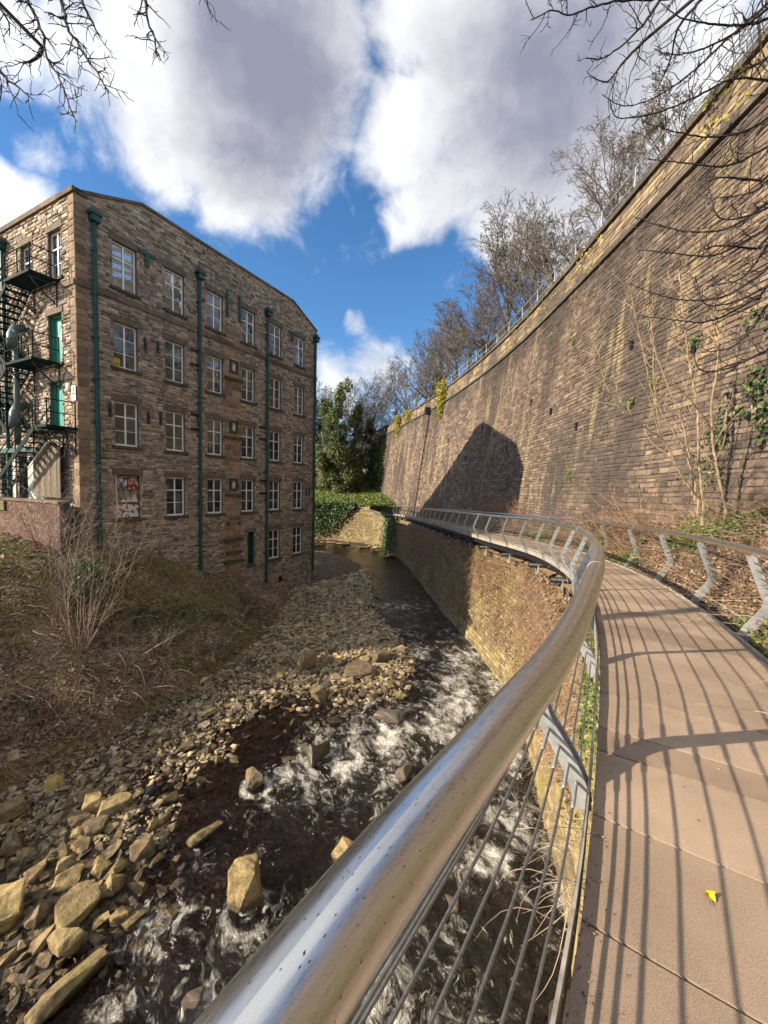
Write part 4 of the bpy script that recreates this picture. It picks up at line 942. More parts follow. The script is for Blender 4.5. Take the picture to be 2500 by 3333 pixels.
for z in (-1.45, -2.3, -3.2): MB().box(7.80, 8.02, -.225, -.205, z - .025, z + .025, fr=RF).build('hinge', MT['galv'], d0)
for h in lop_d[:2]: door(LF, h, MT['teal'])
for h in lop_d[2:]:
    d = door(LF, h, MT['green'], False)
    MB().box(h[0] + .14, h[1] - .14, -.235, -.228, h[2] + 1.0, h[3] - .2, fr=LF).build('pane', MT['glass'], d)
# drainpipes with hopper heads
def pipe(fr_, a, ztop, zbot, n=.14):
    d = MB().tube(fr_(np.array([a, a]), n, np.array([ztop - .3, zbot])), .082, 12, False).build('drainpipe', MT['green'], mill, True)
    MB().box(a - .17, a + .17, .03, .34, ztop - .42, ztop - .17, fr=fr_).box(a - .22, a + .22, .02, .39, ztop - .165, ztop - .03, fr=fr_).build('hopper_head', MT['green'], d)
    MB().box(a - .12, a + .12, -.1, .30, ztop - .025, ztop + .12, fr=fr_).build('spout_stone', MT['lintel'], d)
    for z in np.arange(ztop - 1.6, zbot + .3, -1.75):
        MB().tube(fr_(np.array([a, a]), n, np.array([z, z + .09])), .102, 12).box(a - .14, a + .14, .0, .06, z + .02, z + .07, fr=fr_).build('pipe_bracket', MT['green'], d, True)
for a, zb in ((-0.76, -1.2), (4.29, -3.2), (9.31, -4.75), (14.28, -4.75)): pipe(RF, a, 12.78, zb)
pipe(LF, 6.0, 12.75, 0.3)
# iron tie plates, niches, ledges
for (u, z) in ((1.40, 8.14), (2.02, 8.19), (-.21, 4.81), (1.51, 4.76), (2.13, 4.81), (13.48, 1.22), (13.80, 1.22)):
    MB().box(u - .055, u + .055, .02, .07, z - .30, z + .30, fr=RF).box(u - .03, u + .03, .07, .12, z - .05, z + .05, fr=RF).build('tie_plate', MT['greenstair'], mill)
for (u, z) in ((6.17, 11.95), (7.07, 11.95)): MB().box(u - .07, u + .07, .02, .09, z - .75, z + .75, fr=RF).build('tie_plate', MT['green'], mill)
for (u, z) in ((4.1, 8.66), (4.1, 7.92), (4.13, 5.32), (4.12, 4.55), (9.05, 1.97), (9.05, 1.14), (9.05, 5.34), (9.05, 4.6)): MB().box(u - .32, u + .32, .02, .075, z - .06, z + .06, fr=RF).build('tie_bar', MT['black'], mill)
for (u, z) in ((1.52, 12.19), (11.76, 12.09)): MB().box(u - .38, u + .38, .02, .10, z, z + .16, fr=RF).box(u - .09, u + .09, .02, .10, z - .5, z - .001, fr=RF).build('tie_plate', MT['green'], mill)
for z in (8.52, 5.06, 1.67):
    b = MB()
    for q in ((6.38, 6.45, z - .36, z + .36), (6.85, 6.92, z - .36, z + .36), (6.45, 6.85, z + .29, z + .36), (6.45, 6.85, z - .36, z - .29)): b.box(q[0], q[1], .0, .09, q[2], q[3], fr=RF)
    nb = b.build('niche_frame', MT['greenstair'], mill); MB().box(6.46, 6.84, .0, .03, z - .28, z + .28, fr=RF).build('niche_panel', MT['ashlar'], nb); MB().box(6.56, 6.74, .032, .06, z - .2, z + .12, fr=RF).build('plaque', MT['lime'], nb)
for (z, w, hh) in ((7.82, .62, .11), (4.44, .62, .10), (1.08, .62, .10), (-1.58, .72, .12), (-2.34, .52, .16), (-2.89, .72, .12)): MB().box(6.63 - w, 6.63 + w, .0, .17, z - hh, z + hh * .3, fr=RF).build('ledge', MT['sill'], mill)
for u in (6.23, 7.07): MB().tube(RF(np.array([u, u]), np.array([.02, .11]), -.65), .11, 10).build('boss', MT['sill'], mill)
MB().box(10.58, 10.94, .035, .055, -4.98, -4.62, fr=RF).build('vent_hole', MT['black'], mill)
MB().tube(RF(np.array([-.22, -.22]), np.array([.05, .30]), np.array([6.95, 6.90])), .07, 8).box(-.3, -.14, .03, .07, 6.85, 7.05, fr=RF).build('camera_bracket', MT['galv'], mill)

# poster board in the blank window of the river face
def flat(name, fr_, a0, a1, z0, z1, n0, n1, mat, parent): return MB().box(a0, a1, n0, n1, z0, z1, fr=fr_).build(name, mat, parent)
def m_patch(name, stops, scale):
    m, t = new_mat(name); p = nd(t, 'TexVoronoi', {'Vector': wpos(t), 'Scale': scale}); return finish(m, t, ramp(t, nd(t, 'SeparateColor', {0: p.outputs['Color']}).outputs[0], stops, 'CONSTANT'), 0.5)
po = thing('poster_board', 'framed picture poster headed TORR VALE MILL filling a blank mill window', 'poster', tuple(RF(.53, -.05, 0)))
m_pb = m_plain('poster_black', (0.035, 0.028, 0.03), 0.5)
flat('board', RF, .0, 1.07, .0, 1.98, -.10, -.05, m_pb, po)
flat('frame', RF, -.0, .075, .0, 1.98, -.049, -.02, MT['lime'], po); flat('sill', RF, -.14, 1.21, -.13, -.005, -.2, .12, MT['sill'], po); flat('lintel', RF, -.14, 1.21, 1.985, 2.25, -.15, .05, MT['lintel'], po)
flat('picture', RF, .12, .52, 1.32, 1.83, -.049, -.045, m_patch('poster_photo_grey', [(0, (.08, .07, .07)), (.35, (.35, .32, .30)), (.6, (.65, .60, .56)), (.8, (.14, .12, .12))], 11), po)
flat('picture', RF, .58, 1.03, 1.32, 1.83, -.049, -.045, m_patch('poster_photo_warm', [(0, (.18, .03, .02)), (.3, (.45, .10, .05)), (.55, (.55, .35, .18)), (.75, (.12, .08, .09)), (.9, (.6, .5, .45))], 12), po)
flat('picture', RF, .09, 1.04, .72, 1.28, -.049, -.045, m_patch('poster_photo_trees', [(0, (.10, .08, .05)), (.4, (.22, .17, .10)), (.7, (.30, .26, .20))], 9), po)
b = MB()
for (x0, x1, xa, za, z0) in ((.45, .72, .56, .98, .76), (.66, 1.0, .86, 1.16, .76), (.2, .5, .36, .90, .76)):
    b.add(RF(np.array([x0, x1, xa]), -.044, np.array([z0, z0, za])), np.array([[0, 1, 2]]))
b.build('picture_tent', MT['lime'], po)
flat('picture', RF, .09, 1.04, .05, .66, -.049, -.045, m_patch('poster_photo_tables', [(0, (.60, .55, .54)), (.4, (.35, .08, .08)), (.6, (.68, .64, .62)), (.8, (.16, .10, .10))], 10), po)
def text(body, fr_, M0, a, z, n, size, mat, parent, width=None):
    cu = bpy.data.curves.new('lettering', 'FONT'); cu.body = body; cu.size = size; cu.align_x = 'CENTER'; cu.extrude = 0.002
    tmp = bpy.data.objects.new('lettering', cu); COL.objects.link(tmp); bpy.context.view_layer.update()
    me = bpy.data.meshes.new_from_object(tmp.evaluated_get(bpy.context.evaluated_depsgraph_get())); bpy.data.objects.remove(tmp); bpy.data.curves.remove(cu)
    co = np.empty(len(me.vertices) * 3); me.vertices.foreach_get('co', co); co = co.reshape(-1, 3)
    if width: co[:, 0] *= width / max(np.ptp(co[:, 0]), 1e-6)
    W_ = fr_(a + co[:, 0] * (1 if fr_ is RF else -1), n + co[:, 2], z + co[:, 1]); me.vertices.foreach_set('co', W_.astype(np.float32).ravel()); me.update(); me.materials.clear(); me.materials.append(mat)
    return ob('lettering', me, parent)
text('TORR VALE MILL', RF, MRF, .55, 1.865, -.044, .10, MT['lime'], po, .82)
# warning sign
m_yel = m_plain('sign_yellow', (.62, .46, .03), .5, var=.1)
wsn = thing('warning_sign', 'small yellow warning sign with black triangle in the corner of a mill window', 'sign', tuple(RF(.19, -.1, 6.8)))
flat('panel', RF, .065, .315, 6.83, 7.16, -.11, -.10, m_yel, wsn)
tri = np.array([(.19, 7.135), (.29, 6.965), (.09, 6.965)]); tri2 = np.array([(.19, 7.10), (.265, 6.983), (.115, 6.983)])
mk('triangle', np.concatenate([RF(tri[:, 0], -.098, tri[:, 1]), RF(tri2[:, 0], -.098, tri2[:, 1])]), np.array([[0, 1, 4, 3], [1, 2, 5, 4], [2, 0, 3, 5]]), MT['black'], wsn)
for z in (6.94, 6.915, 6.89, 6.865): flat('print_line', RF, .10, .28, z - .006, z + .006, -.099, -.097, MT['black'], wsn)
bm = bmesh.new(); bmesh.ops.create_uvsphere(bm, u_segments=14, v_segments=10, radius=.09); me = bpy.data.meshes.new('ball'); bm.to_mesh(me); bm.free()
for v in me.vertices: v.co.z *= 1.12 if v.co.z > 0 else 1.0
me.materials.append(m_plain('pink_rubber', (.75, .03, .16), .4, var=.05)); bo = ob('balloon', me, None, Matrix.Translation(Vector(RF(.90, -.30, 3.46)))); tag(bo, 'small bright pink balloon inside a mill window corner', 'balloon')

# side face: board cladding, brick terrace wall, lamp, notice, duct
bc = thing('board_cladding', 'weathered greenish vertical board screen below the fire escape', 'screen', tuple(LF(2, .35, .9)))
for i in range(9):
    v = .82 + i * .255; MB().box(v + .004, v + .25, .30 + .012 * (i % 2), .34 + .012 * (i % 2), .95, 3.30 - .012 * i + rgm.uniform(-.03, .03), fr=LF, a=rgm.random()).build('board', MT['board'], bc)
bw = thing('brick_wall', 'low red brick wall under the fire escape at the sunny mill side', 'brick wall', tuple(LF(3, .9, -.9)))
MB().box(-.1, 12, .42, .78, -1.6, .74, fr=LF).build('wall_core', MT['mortar'], bw)
arr = coursed(rgm, -.1, 12, -1.35, .74, (.078, .086), (.21, .24)); V, Q, T, r = stone_mesh(arr, lambda s, z, o: LF(s, .785 + o, z), rgm, (.008, .016), .005, .006)
lay_stones(bw, V, Q, T, r, MT['brick'], 300, 'brick', 'brickwork')
for e in np.arange(-.1, 11.9, .9): MB().box(e + .004, e + .896, .38, .86, .745, .84, fr=LF, a=rgm.random()).build('coping', MT['lintel'], bw)
gr = thing('louvre_grille', 'yellow-green slatted grille set on the low brick wall', 'grille', tuple(LF(5.2, .85, .35)))
for i in range(6): MB().box(4.55, 6.6, .83, .89, .28 + i * .075, .33 + i * .075, fr=LF, a=.5).build('slat', m_plain('grille_paint', (.16, .16, .05), .7) if i == 0 else bpy.data.materials['grille_paint'], gr)
fbar('whitewash_band', LF, 3.0, 4.3, .02, .065, .6, 2.9, MT['lime']); fbar('whitewash_band', LF, 5.55, 6.2, .02, .065, .6, 2.9, MT['lime']); fbar('door_beam', LF, 2.9, 8, .05, .30, 2.92, 3.12, MT['green'])
lm = thing('wall_lamp', 'oval pale bulkhead lamp on the sunny mill wall by the corner', 'lamp', tuple(LF(.52, .05, 5.5)))
bm = bmesh.new(); bmesh.ops.create_uvsphere(bm, u_segments=14, v_segments=8, radius=.5); me = bpy.data.meshes.new('lamp_cover'); bm.to_mesh(me); bm.free(); me.materials.append(m_plain('lamp_cover_plastic', (.62, .55, .42), .4, var=.1))
ob('lamp_cover', me, lm, Matrix.Translation(Vector(LF(.52, .10, 5.53))) @ MLF @ Matrix.Diagonal((.26, .16, .36, 1)))
MB().box(.42, .62, .02, .06, 5.38, 5.68, fr=LF).build('base_plate', MT['galv'], lm)
ns = thing('notice_board', 'white upright notice board beside the mill corner above the landing', 'sign', tuple(LF(.2, .05, 5.0)))
flat('panel', LF, .03, .33, 4.98, 5.58, .062, .085, MT['white'], ns)
for z0, z1, v0, v1 in ((5.36, 5.50, .12, .24), (5.22, 5.30, .10, .27), (5.14, 5.18, .08, .28), (5.06, 5.10, .08, .28)): flat('print_mark', LF, v0, v1, z0, z1, .086, .089, MT['black'], ns)
du = thing('vent_duct', 'pale blue-grey metal duct elbow behind the fire escape stairs', 'duct', tuple(LF(4.1, .3, 4.5)))
for z in (7.3, 3.9):
    MB().tube(LF(np.array([4.1, 4.1, 3.95, 3.8]), np.array([.1, .45, .62, .7]), np.array([z + 1.15, z + 1.05, z + .7, z + .1])), [.17, .19, .19, .19], 14).build('duct_elbow', MT['duct'], du, True)
MB().tube(LF(np.array([3.85, 3.85]), .55, np.array([3.2, 8.2])), .11, 14).build('duct_pipe', MT['duct'], du, True)
nt_ = MB().box(2.12 - .5, 2.12 - .36, -.222, -.215, 7.75, 7.98, fr=LF).build('notice', MT['white']); tag(nt_, 'small white paper notice on the upper teal door', 'notice')

# fire escape
fe = thing('fire_escape', 'dark green iron fire escape zigzagging down the sunny mill side', 'fire escape', tuple(LF(3.5, .9, 0)))
def plat(v0, v1, n0, n1, z, rails):
    p = MB().box(v0, v1, n0, n0 + .05, z - .10, z, fr=LF).box(v0, v1, n1 - .05, n1, z - .10, z, fr=LF).box(v0, v0 + .05, n0 + .05, n1 - .05, z - .10, z, fr=LF).box(v1 - .05, v1, n0 + .05, n1 - .05, z - .10, z, fr=LF).build('platform', MT['stair'], fe)
    b = MB()
    for v in np.arange(v0 + .1, v1 - .06, .085): b.box(v, v + .022, n0 + .05, n1 - .05, z - .03, z - .002, fr=LF)
    b.build('grating', MT['stair'], p)
    for v in (v0 + .15, v1 - .15):
        b = MB()
        b.tube(LF(np.array([v] * 4), np.array([.05, .4, .75, n1 - .1]), np.array([z - 1.0, z - .75, z - .45, z - .17])), .03, 6); b.tube(LF(np.array([v, v]), np.array([.05, n1 - .1]), np.array([z - .2, z - .2])), .025, 6); b.tube(LF(np.array([v, v]), np.array([.05, .05]), np.array([z - 1.1, z - .1])), .03, 6)
        b.build('bracket', MT['black'], p)
    b = MB()
    for path in rails:
        for h in (.5, 1.0): b.tube(LF(np.array([q[0] for q in path]), np.array([q[1] for q in path]), z + h), .022, 6)
        for (v, n) in path: b.tube(LF(np.array([v, v]), np.array([n, n]), np.array([z - .1, z + 1.04])), .026, 6)
    if rails: b.build('guard_rail', MT['stair'], p)
def flight(v0, v1, n0, n1, za, zb, rail=(True, True)):
    st = None
    for n in (n0, n1):
        q = MB().add(np.concatenate([LF(np.array([v0, v1, v1, v0]), n - .018, np.array([za - .22, zb - .22, zb + .02, za + .02])), LF(np.array([v0, v1, v1, v0]), n + .018, np.array([za - .22, zb - .22, zb + .02, za + .02]))]), np.array([[0, 1, 2, 3], [7, 6, 5, 4], [0, 4, 5, 1], [1, 5, 6, 2], [2, 6, 7, 3], [3, 7, 4, 0]])).build('stringer', MT['stair'], fe); st = st or q
    k = max(3, int((za - zb) / .19))
    for i in range(1, k):
        f = i / k; v = v0 + (v1 - v0) * f; z = za + (zb - za) * f; MB().box(v - .12, v + .12, n0 + .02, n1 - .02, z - .035, z, fr=LF).build('tread', MT['stair'], fe)
    for n, on in zip((n0, n1), rail):
        if not on: continue
        b = MB()
        for h in (.5, .95): b.tube(LF(np.array([v0, v1]), n, np.array([za + h, zb + h])), .022, 6)
        for f in (.02, .34, .67, .98): v = v0 + (v1 - v0) * f; z = za + (zb - za) * f; b.tube(LF(np.array([v, v]), n, np.array([z - .1, z + .97])), .02, 6)
        b.build('stair_rail', MT['stair'], fe)
plat(1.25, 3.45, .04, 1.05, 10.03, [[(1.25, .1), (1.25, 1.0), (2.3, 1.0), (3.4, 1.0)]])
flight(3.45, 5.7, .15, .95, 10.03, 8.35)
plat(5.7, 6.8, .04, 1.05, 8.35, [[(6.75, .1), (6.75, 1.0), (5.75, 1.0)]])
flight(5.7, 3.65, .15, .95, 8.35, 6.62)
plat(1.2, 3.65, .04, 1.05, 6.62, [[(1.2, .1), (1.2, 1.0), (2.4, 1.0), (3.6, 1.0)]])
flight(3.65, 5.7, .15, .95, 6.62, 5.25)
plat(5.7, 6.8, .04, 1.05, 5.25, [[(6.75, .1), (6.75, 1.0), (5.75, 1.0)]])
flight(5.7, 3.8, .15, .95, 5.25, 3.86)
plat(.02, 1.0, .04, 1.12, 3.86, [[(.04, .1), (.04, 1.08), (.95, 1.08)]])
plat(1.005, 3.8, .04, .46, 3.86, [])
flight(1.0, 5.8, .5, 1.12, 3.86, .85)

# ------------------------------------------------------------------ river rocks
def hull(rng, npts, box, bev=0.0):
    bm = bmesh.new(); q = rng.normal(size=(npts, 3)); q /= np.linalg.norm(q, axis=1)[:, None]
    q = np.sign(q) * np.abs(q) ** 0.55 * np.array(box) * rng.uniform(0.75, 1.0, (npts, 1))
    for p in q: bm.verts.new(p)
    r = bmesh.ops.convex_hull(bm, input=bm.verts); bmesh.ops.delete(bm, geom=[e for e in r['geom_interior'] if isinstance(e, bmesh.types.BMVert)], context='VERTS')
    if bev:
        bmesh.ops.dissolve_limit(bm, angle_limit=0.25, verts=bm.verts, edges=bm.edges)
        bmesh.ops.bevel(bm, geom=list(bm.edges), offset=bev, segments=2, affect='EDGES', profile=0.6)
    bmesh.ops.triangulate(bm, faces=bm.faces)
    if bev:
        bmesh.ops.subdivide_edges(bm, edges=[e for e in bm.edges if e.calc_length() > .12], cuts=2, use_grid_fill=True); bmesh.ops.triangulate(bm, faces=bm.faces); bmesh.ops.smooth_vert(bm, verts=bm.verts, factor=.35, use_axis_x=True, use_axis_y=True, use_axis_z=True)
    bm.verts.ensure_lookup_table(); bm.verts.index_update()
    V = np.array([v.co for v in bm.verts]); F = np.array([[v.index for v in f.verts] for f in bm.faces]); bm.free()
    return V, F
rgr = np.random.default_rng(23)
BOXES = [(.5, .40, .26), (.5, .44, .32), (.5, .36, .20), (.5, .40, .34), (.5, .46, .20), (.5, .38, .28)]
big = [hull(rgr, 13 + i % 5, BOXES[i % 6], 0.02) for i in range(12)]
rock_me = {}
for mt in ('rock', 'wet_rock'):
    for tone in range(4):
        for i, (V, F) in enumerate(big):
            Vn = V * (1 + 0.16 * fbm(V * 3 + i * 9, 2, i)[:, None] + 0.07 * fbm(V * 11 + i * 5, 3, i + 40)[:, None])
            me = bpy.data.meshes.new('boulder'); me.from_pydata(Vn.tolist(), [], F.tolist()); me.materials.append(MT[mt])
            me.attributes.new('rnd', 'FLOAT', 'POINT').data.foreach_set('value', np.full(len(V), (tone + 0.5) / 4 + 0.08 * math.sin(i), np.float32)); rock_me[(mt, tone, i)] = me
def inside_mill(x, y):
    d = np.stack([x, y, 0 * x], 1) - F0; return ((d @ FN) < 0.05) & ((d @ FD) > U0 - 0.05)
foot_x = lambda y: np.interp(y, foot.P[:, 1], foot.P[:, 0])
NAMED = [((-2.76, 7.95), (0.95, 0.85, 1.15), 'rock', 2, 3, 0.5, 'tall yellow-topped triangular boulder standing alone in the near shallows'), ((-0.72, 8.88), (.72, .7, .6), 'rock', 2, 1, 1.2, 'square tan boulder in the water just left of the handrail'),
    ((-1.84, 12.17), (1.15, .95, .9), 'wet_rock', 2, 0, .4, 'large dark wet boulder splitting the white rapids'), ((.76, 11.38), (.7, .6, 1.1), 'wet_rock', 3, 2, 1.0, 'pointed dark boulder close to the handrail in white water'),
    ((-3.55, 11.06), (.85, .6, .7), 'rock', 1, 5, 2.0, 'leaning wedge boulder at the left edge of the rapids'), ((-6.8, 9.94), (.95, .55, .6), 'rock', 2, 4, .6, 'long mossy yellow slab in the brown side pool'), ((-7.33, 9.92), (.6, .5, .5), 'rock', 2, 1, 2.2, 'blunt mossy stone left of the long yellow slab'),
    ((-5.42, 9.49), (.55, .45, .4), 'rock', 2, 0, .2, 'small upright yellow stone right of the side pool'), ((-4.2, 9.33), (1.0, .5, .5), 'rock', 1, 2, .9, 'long flat stone pointing into the river from the pool'), ((-5.42, 8.82), (.7, .45, .4), 'rock', 1, 3, .7, 'pale rounded slab at the tip of the near stones'),
    ((-5.9, 7.43), (1.05, .7, .6), 'rock', 2, 4, 1.0, 'big yellow slab among the bottom-left stones'), ((-5.63, 6.91), (.75, .6, .5), 'rock', 2, 5, 2.6, 'yellow kite-shaped stone at the near water edge'), ((-7.28, 7.35), (1.1, .9, .7), 'rock', 2, 1, .3, 'broad mossy boulder cut by the left picture edge'),
    ((-5.15, 6.25), (1.35, .5, .55), 'rock', 1, 2, 1.1, 'long brown slab at the very bottom left'), ((-2.98, 6.16), (.5, .35, .45), 'wet_rock', 3, 3, .5, 'small split dark rock in the foam at the bottom'), ((-3.5, 17.86), (1.25, 1.0, .95), 'rock', 1, 1, .8, 'large pale block on the gravel bar by the dark pool'),
    ((-2.49, 18.13), (.8, .6, .7), 'rock', 1, 0, 2.0, 'tilted block right of the large pale block'), ((-1.04, 17.34), (1.7, 1.0, .75), 'rock', 1, 4, .2, 'wide flat dark-topped slab in the middle of the gravel bar'), ((.36, 14.32), (1.5, .9, .7), 'wet_rock', 3, 5, 2.7, 'long rounded dark boulder at the bar tip near the rapids'),
    ((-2.37, 15.43), (.95, .8, .7), 'rock', 1, 3, 1.5, 'domed brown boulder between the small pools'), ((-.04, 18.72), (1.2, .7, .6), 'rock', 0, 1, .5, 'dark slab near the water side of the gravel bar'), ((-9.1, 9.27), (1.0, .8, .6), 'rock', 1, 2, .9, 'rounded slab at the left edge above the shallows'),
    ((-8.3, 8.8), (.8, .6, .5), 'rock', 1, 0, 1.8, 'grey angular stone near the left edge shallows'), ((-1.6, 14.0), (.7, .55, .5), 'rock', 0, 4, 2.2, 'brown stone at the downstream foot of the bar'), ((3.1, 5.9), (1.2, .8, .7), 'wet_rock', 1, 3, .4, 'submerged dark boulder seen between the cables')]
RP = [(a[0][0], a[0][1], max(a[1])) for a in NAMED]
for (xy, dim, mt, tone, i, rz, lab) in NAMED:
    x, y = xy; gz_ = float(ground_z([x], [y])[0]); z = max(gz_, float(water_z(y)) - 0.2) + dim[2] * 0.22
    o = ob('boulder', rock_me[(mt, tone, i)], None, Matrix.Translation((x, y, z)) @ Matrix.Rotation(rz, 4, 'Z') @ Matrix.Rotation(0.18 * math.sin(rz * 7), 4, 'X') @ Matrix.Diagonal((dim[0], dim[1] / .75, dim[2] / .55, 1)))
    tag(o, lab, 'boulder', 'boulders in the river bed')
# everything else lying in the river bed, sized from a broad distribution
n = 110000; x = rgr.uniform(-11.5, 4.5, n); y = 3.5 + 44 * rgr.random(n) ** 1.5; gz0 = ground_z(x, y); wz = water_z(y)
hgt = gz0 - wz
prob = np.where(hgt > -0.02, 1.0, np.where(hgt > -0.22, 0.85, 0.10)) * (hgt < 0.75) * np.where(hgt > 0.45, 0.35, 1.0)
bar = np.exp(-(((x + 1.2) / 2.6) ** 2 + ((y - 17) / 3.0) ** 2)); nl = np.exp(-(((x + 6.6) / 2.2) ** 2 + ((y - 8.2) / 2.4) ** 2))
size = np.exp(rgr.normal(-2.05, 0.50, n)) * (1 + 1.3 * bar + 1.6 * nl) * np.interp(y, [4, 12, 22, 34, 48], [1, 1, 1.35, 1.9, 2.4])
size = np.clip(size, 0.05, 0.62)
ok = (rgr.random(n) < prob * np.clip(0.021 / size ** 1.45, 0.05, 1) * 1.7) & (x < foot_x(y) - 0.3) & ~inside_mill(x, y)
x, y, gz0, size, hgt = x[ok], y[ok], gz0[ok], size[ok], hgt[ok]
o_ = np.argsort(-size); keepm = np.ones(len(x), bool); cell = {}
for a, b_, c_ in RP: cell.setdefault((int(a // .7), int(b_ // .7)), []).append((a, b_, c_ * .8))
for i in o_:
    k0 = (int(x[i] // .7), int(y[i] // .7)); bad = False
    for dx in (-1, 0, 1):
        for dy in (-1, 0, 1):
            for (a, b_, c_) in cell.get((k0[0] + dx, k0[1] + dy), ()):
                if (a - x[i]) ** 2 + (b_ - y[i]) ** 2 < (0.30 * (c_ + size[i])) ** 2: bad = True; break
            if bad: break
        if bad: break
    if bad: keepm[i] = False
    else: cell.setdefault(k0, []).append((x[i], y[i], size[i]))
x, y, gz0, size, hgt = x[keepm], y[keepm], gz0[keepm], size[keepm], hgt[keepm]
pxs = size * 404 / np.maximum(y, 3); u, v, d = px_of(np.stack([x, y, gz0], 1)); vis = (u > 2) & (u < 500) & (v > 0) & (v < 1022)
idx = np.argsort(np.where(vis, -pxs, 9))[:270]
SHORT = [l.split(' standing')[0].split(' just')[0].split(' splitting')[0].split(' close')[0].split(' at the')[0].split(' in the')[0].split(' left of')[0].split(' right of')[0].split(' among')[0].split(' cut')[0].split(' on the')[0].split(' between')[0].split(' near')[0].split(' above')[0].split(' seen')[0].split(' pointing')[0] for *_, l in NAMED]
def zone(i, tone, wet, s_):
    dd = [(a[0][0] - x[i]) ** 2 + (a[0][1] - y[i]) ** 2 for a in NAMED]; j = int(np.argmin(dd)); a = NAMED[j][0]
    sd_ = ('left of' if x[i] < a[0] else 'right of') if abs(x[i] - a[0]) > abs(y[i] - a[1]) else ('nearer than' if y[i] < a[1] else 'beyond')
    look = ('wet dark' if wet else ('dark brown', 'brown', 'yellow-brown', 'pale pinkish')[tone]); sz_ = 'large' if s_ > .45 else 'medium' if s_ > .3 else 'small' if s_ > .2 else 'tiny'
    g_ = 'stones in the near shallows' if y[i] < 11.5 and x[i] < -4 else 'stones in the rapids' if y[i] < 13 else 'stones on the gravel bar' if y[i] < 21 else 'stones on the shingle by the mill'
    far = '' if dd[j] < 1.2 ** 2 else ' further off'
    return f'{sz_} {look} stone{far} {sd_} the {SHORT[j]}', g_
STONES = []
for i in idx:
    sub = hgt[i] < -0.05; mt = 'wet_rock' if (hgt[i] < -0.25 or rgr.random() < (.3 if sub else .08)) else 'rock'; tone = int(rgr.choice([0, 1, 2, 3], p=[.2, .4, .3, .1])); s_ = size[i]
    M = Matrix.Translation((x[i], y[i], max(gz0[i], water_z(y[i]) - .12) + s_ * rgr.uniform(-.04, .10))) @ Matrix.Rotation(rgr.uniform(0, 6.3), 4, 'Z') @ Matrix.Rotation(rgr.normal(0, .25), 4, 'X') @ Matrix.Rotation(rgr.normal(0, .2), 4, 'Y') @ Matrix.Diagonal((s_ * 1.15, s_ * rgr.uniform(.9, 1.25), s_ * rgr.uniform(.9, 1.3), 1))
    l, g_ = zone(i, tone, mt == 'wet_rock', s_); STONES.append((tag(ob('river_stone', rock_me[(mt, tone, int(rgr.integers(12)))], None, M), l, 'stone', g_), l, x[i] / y[i]))
for l in set(q[1] for q in STONES):                       # alike neighbours are told apart by their order from the left
    same = sorted([q for q in STONES if q[1] == l], key=lambda q: q[2])
    if len(same) > 1:
        for k_, q in enumerate(same): q[0]['label'] = ('leftmost ' if k_ == 0 else 'rightmost ' if k_ == len(same) - 1 else ['second', 'third', 'fourth', 'fifth', 'sixth', 'seventh'][k_ - 1] + ' from left ') + l
rest = np.ones(len(x), bool); rest[idx] = False; ri = np.where(rest)[0]
small = [hull(rgr, 10, BOXES[i % 6]) for i in range(10)]
def batch_rocks(P, size, rng, protos, dip=.3):
    b = MB(); kind = rng.integers(len(protos), size=len(P))
    for k, (V, F) in enumerate(protos):
        s = np.where(kind == k)[0]
        if not len(s): continue
        a = rng.uniform(0, 6.283, len(s)); t1 = rng.normal(0, dip, len(s)); ca, sa, ct, st_ = np.cos(a), np.sin(a), np.cos(t1), np.sin(t1)
        sc = size[s][:, None] * rng.uniform(.8, 1.3, (len(s), 3)); W_ = V[None] * sc[:, None, :]
        yv = W_[:, :, 1] * ct[:, None] - W_[:, :, 2] * st_[:, None]; zv = W_[:, :, 1] * st_[:, None] + W_[:, :, 2] * ct[:, None]
        xv = W_[:, :, 0] * ca[:, None] - yv * sa[:, None]; yv2 = W_[:, :, 0] * sa[:, None] + yv * ca[:, None]
        O = np.stack([xv, yv2, zv], 2) + P[s][:, None, :]
        b.add(O.reshape(-1, 3), (F[None] + (np.arange(len(s)) * len(V))[:, None, None]).reshape(-1, 3), np.repeat(rng.random(len(s)) ** 1.2 * .9, len(V)))
    return b
n = 1500; xq = rgr.uniform(-7.2, -1.6, n); yq = rgr.uniform(8.5, 16.5, n); gq = ground_z(xq, yq); hq = gq - water_z(yq); okq = (hq < -.02) & (hq > -.30) & (fbm(xyz(xq * .8, yq * .8, 4), 3, 97) > -.12); szq = np.clip(np.exp(rgr.normal(-1.55, .40, okq.sum())), .09, .5)
sq = batch_rocks(np.stack([xq, yq, np.maximum(gq, water_z(yq) - .10)], 1)[okq] + np.array([0, 0, .02]), szq, rgr, small, .3).build('pool_stones', MT['rock']); tag(sq, 'half-sunk brown stones scattered through the rusty side pool', 'stones', kind='stuff')
n = 30000; x3 = rgr.uniform(-10, 2, n); y3 = 9 + 39 * rgr.random(n) ** 1.15; g3 = ground_z(x3, y3); h3 = g3 - water_z(y3); ok3 = (h3 > -.06) & (h3 < .62) & (x3 < foot_x(y3) - .5) & ~inside_mill(x3, y3)
sz3 = np.exp(rgr.normal(-1.65, .40, ok3.sum())) * np.interp(y3[ok3], [9, 17, 30, 48], [.62, .9, 1.25, 1.6])
sb = batch_rocks(np.stack([x3, y3, g3 + .03], 1)[ok3], sz3, rgr, small, .25).build('shingle_strip', MT['shingle']); tag(sb, 'pale tan shingle strip between the mill foot and the river', 'shingle', kind='stuff')
st = batch_rocks(np.stack([x[ri], y[ri], gz0[ri] + size[ri] * .08], 1), size[ri] * 1.1, rgr, small).build('shingle', MT['rock']); tag(st, 'grey-brown shingle and small stones covering the river edge', 'shingle', kind='stuff')
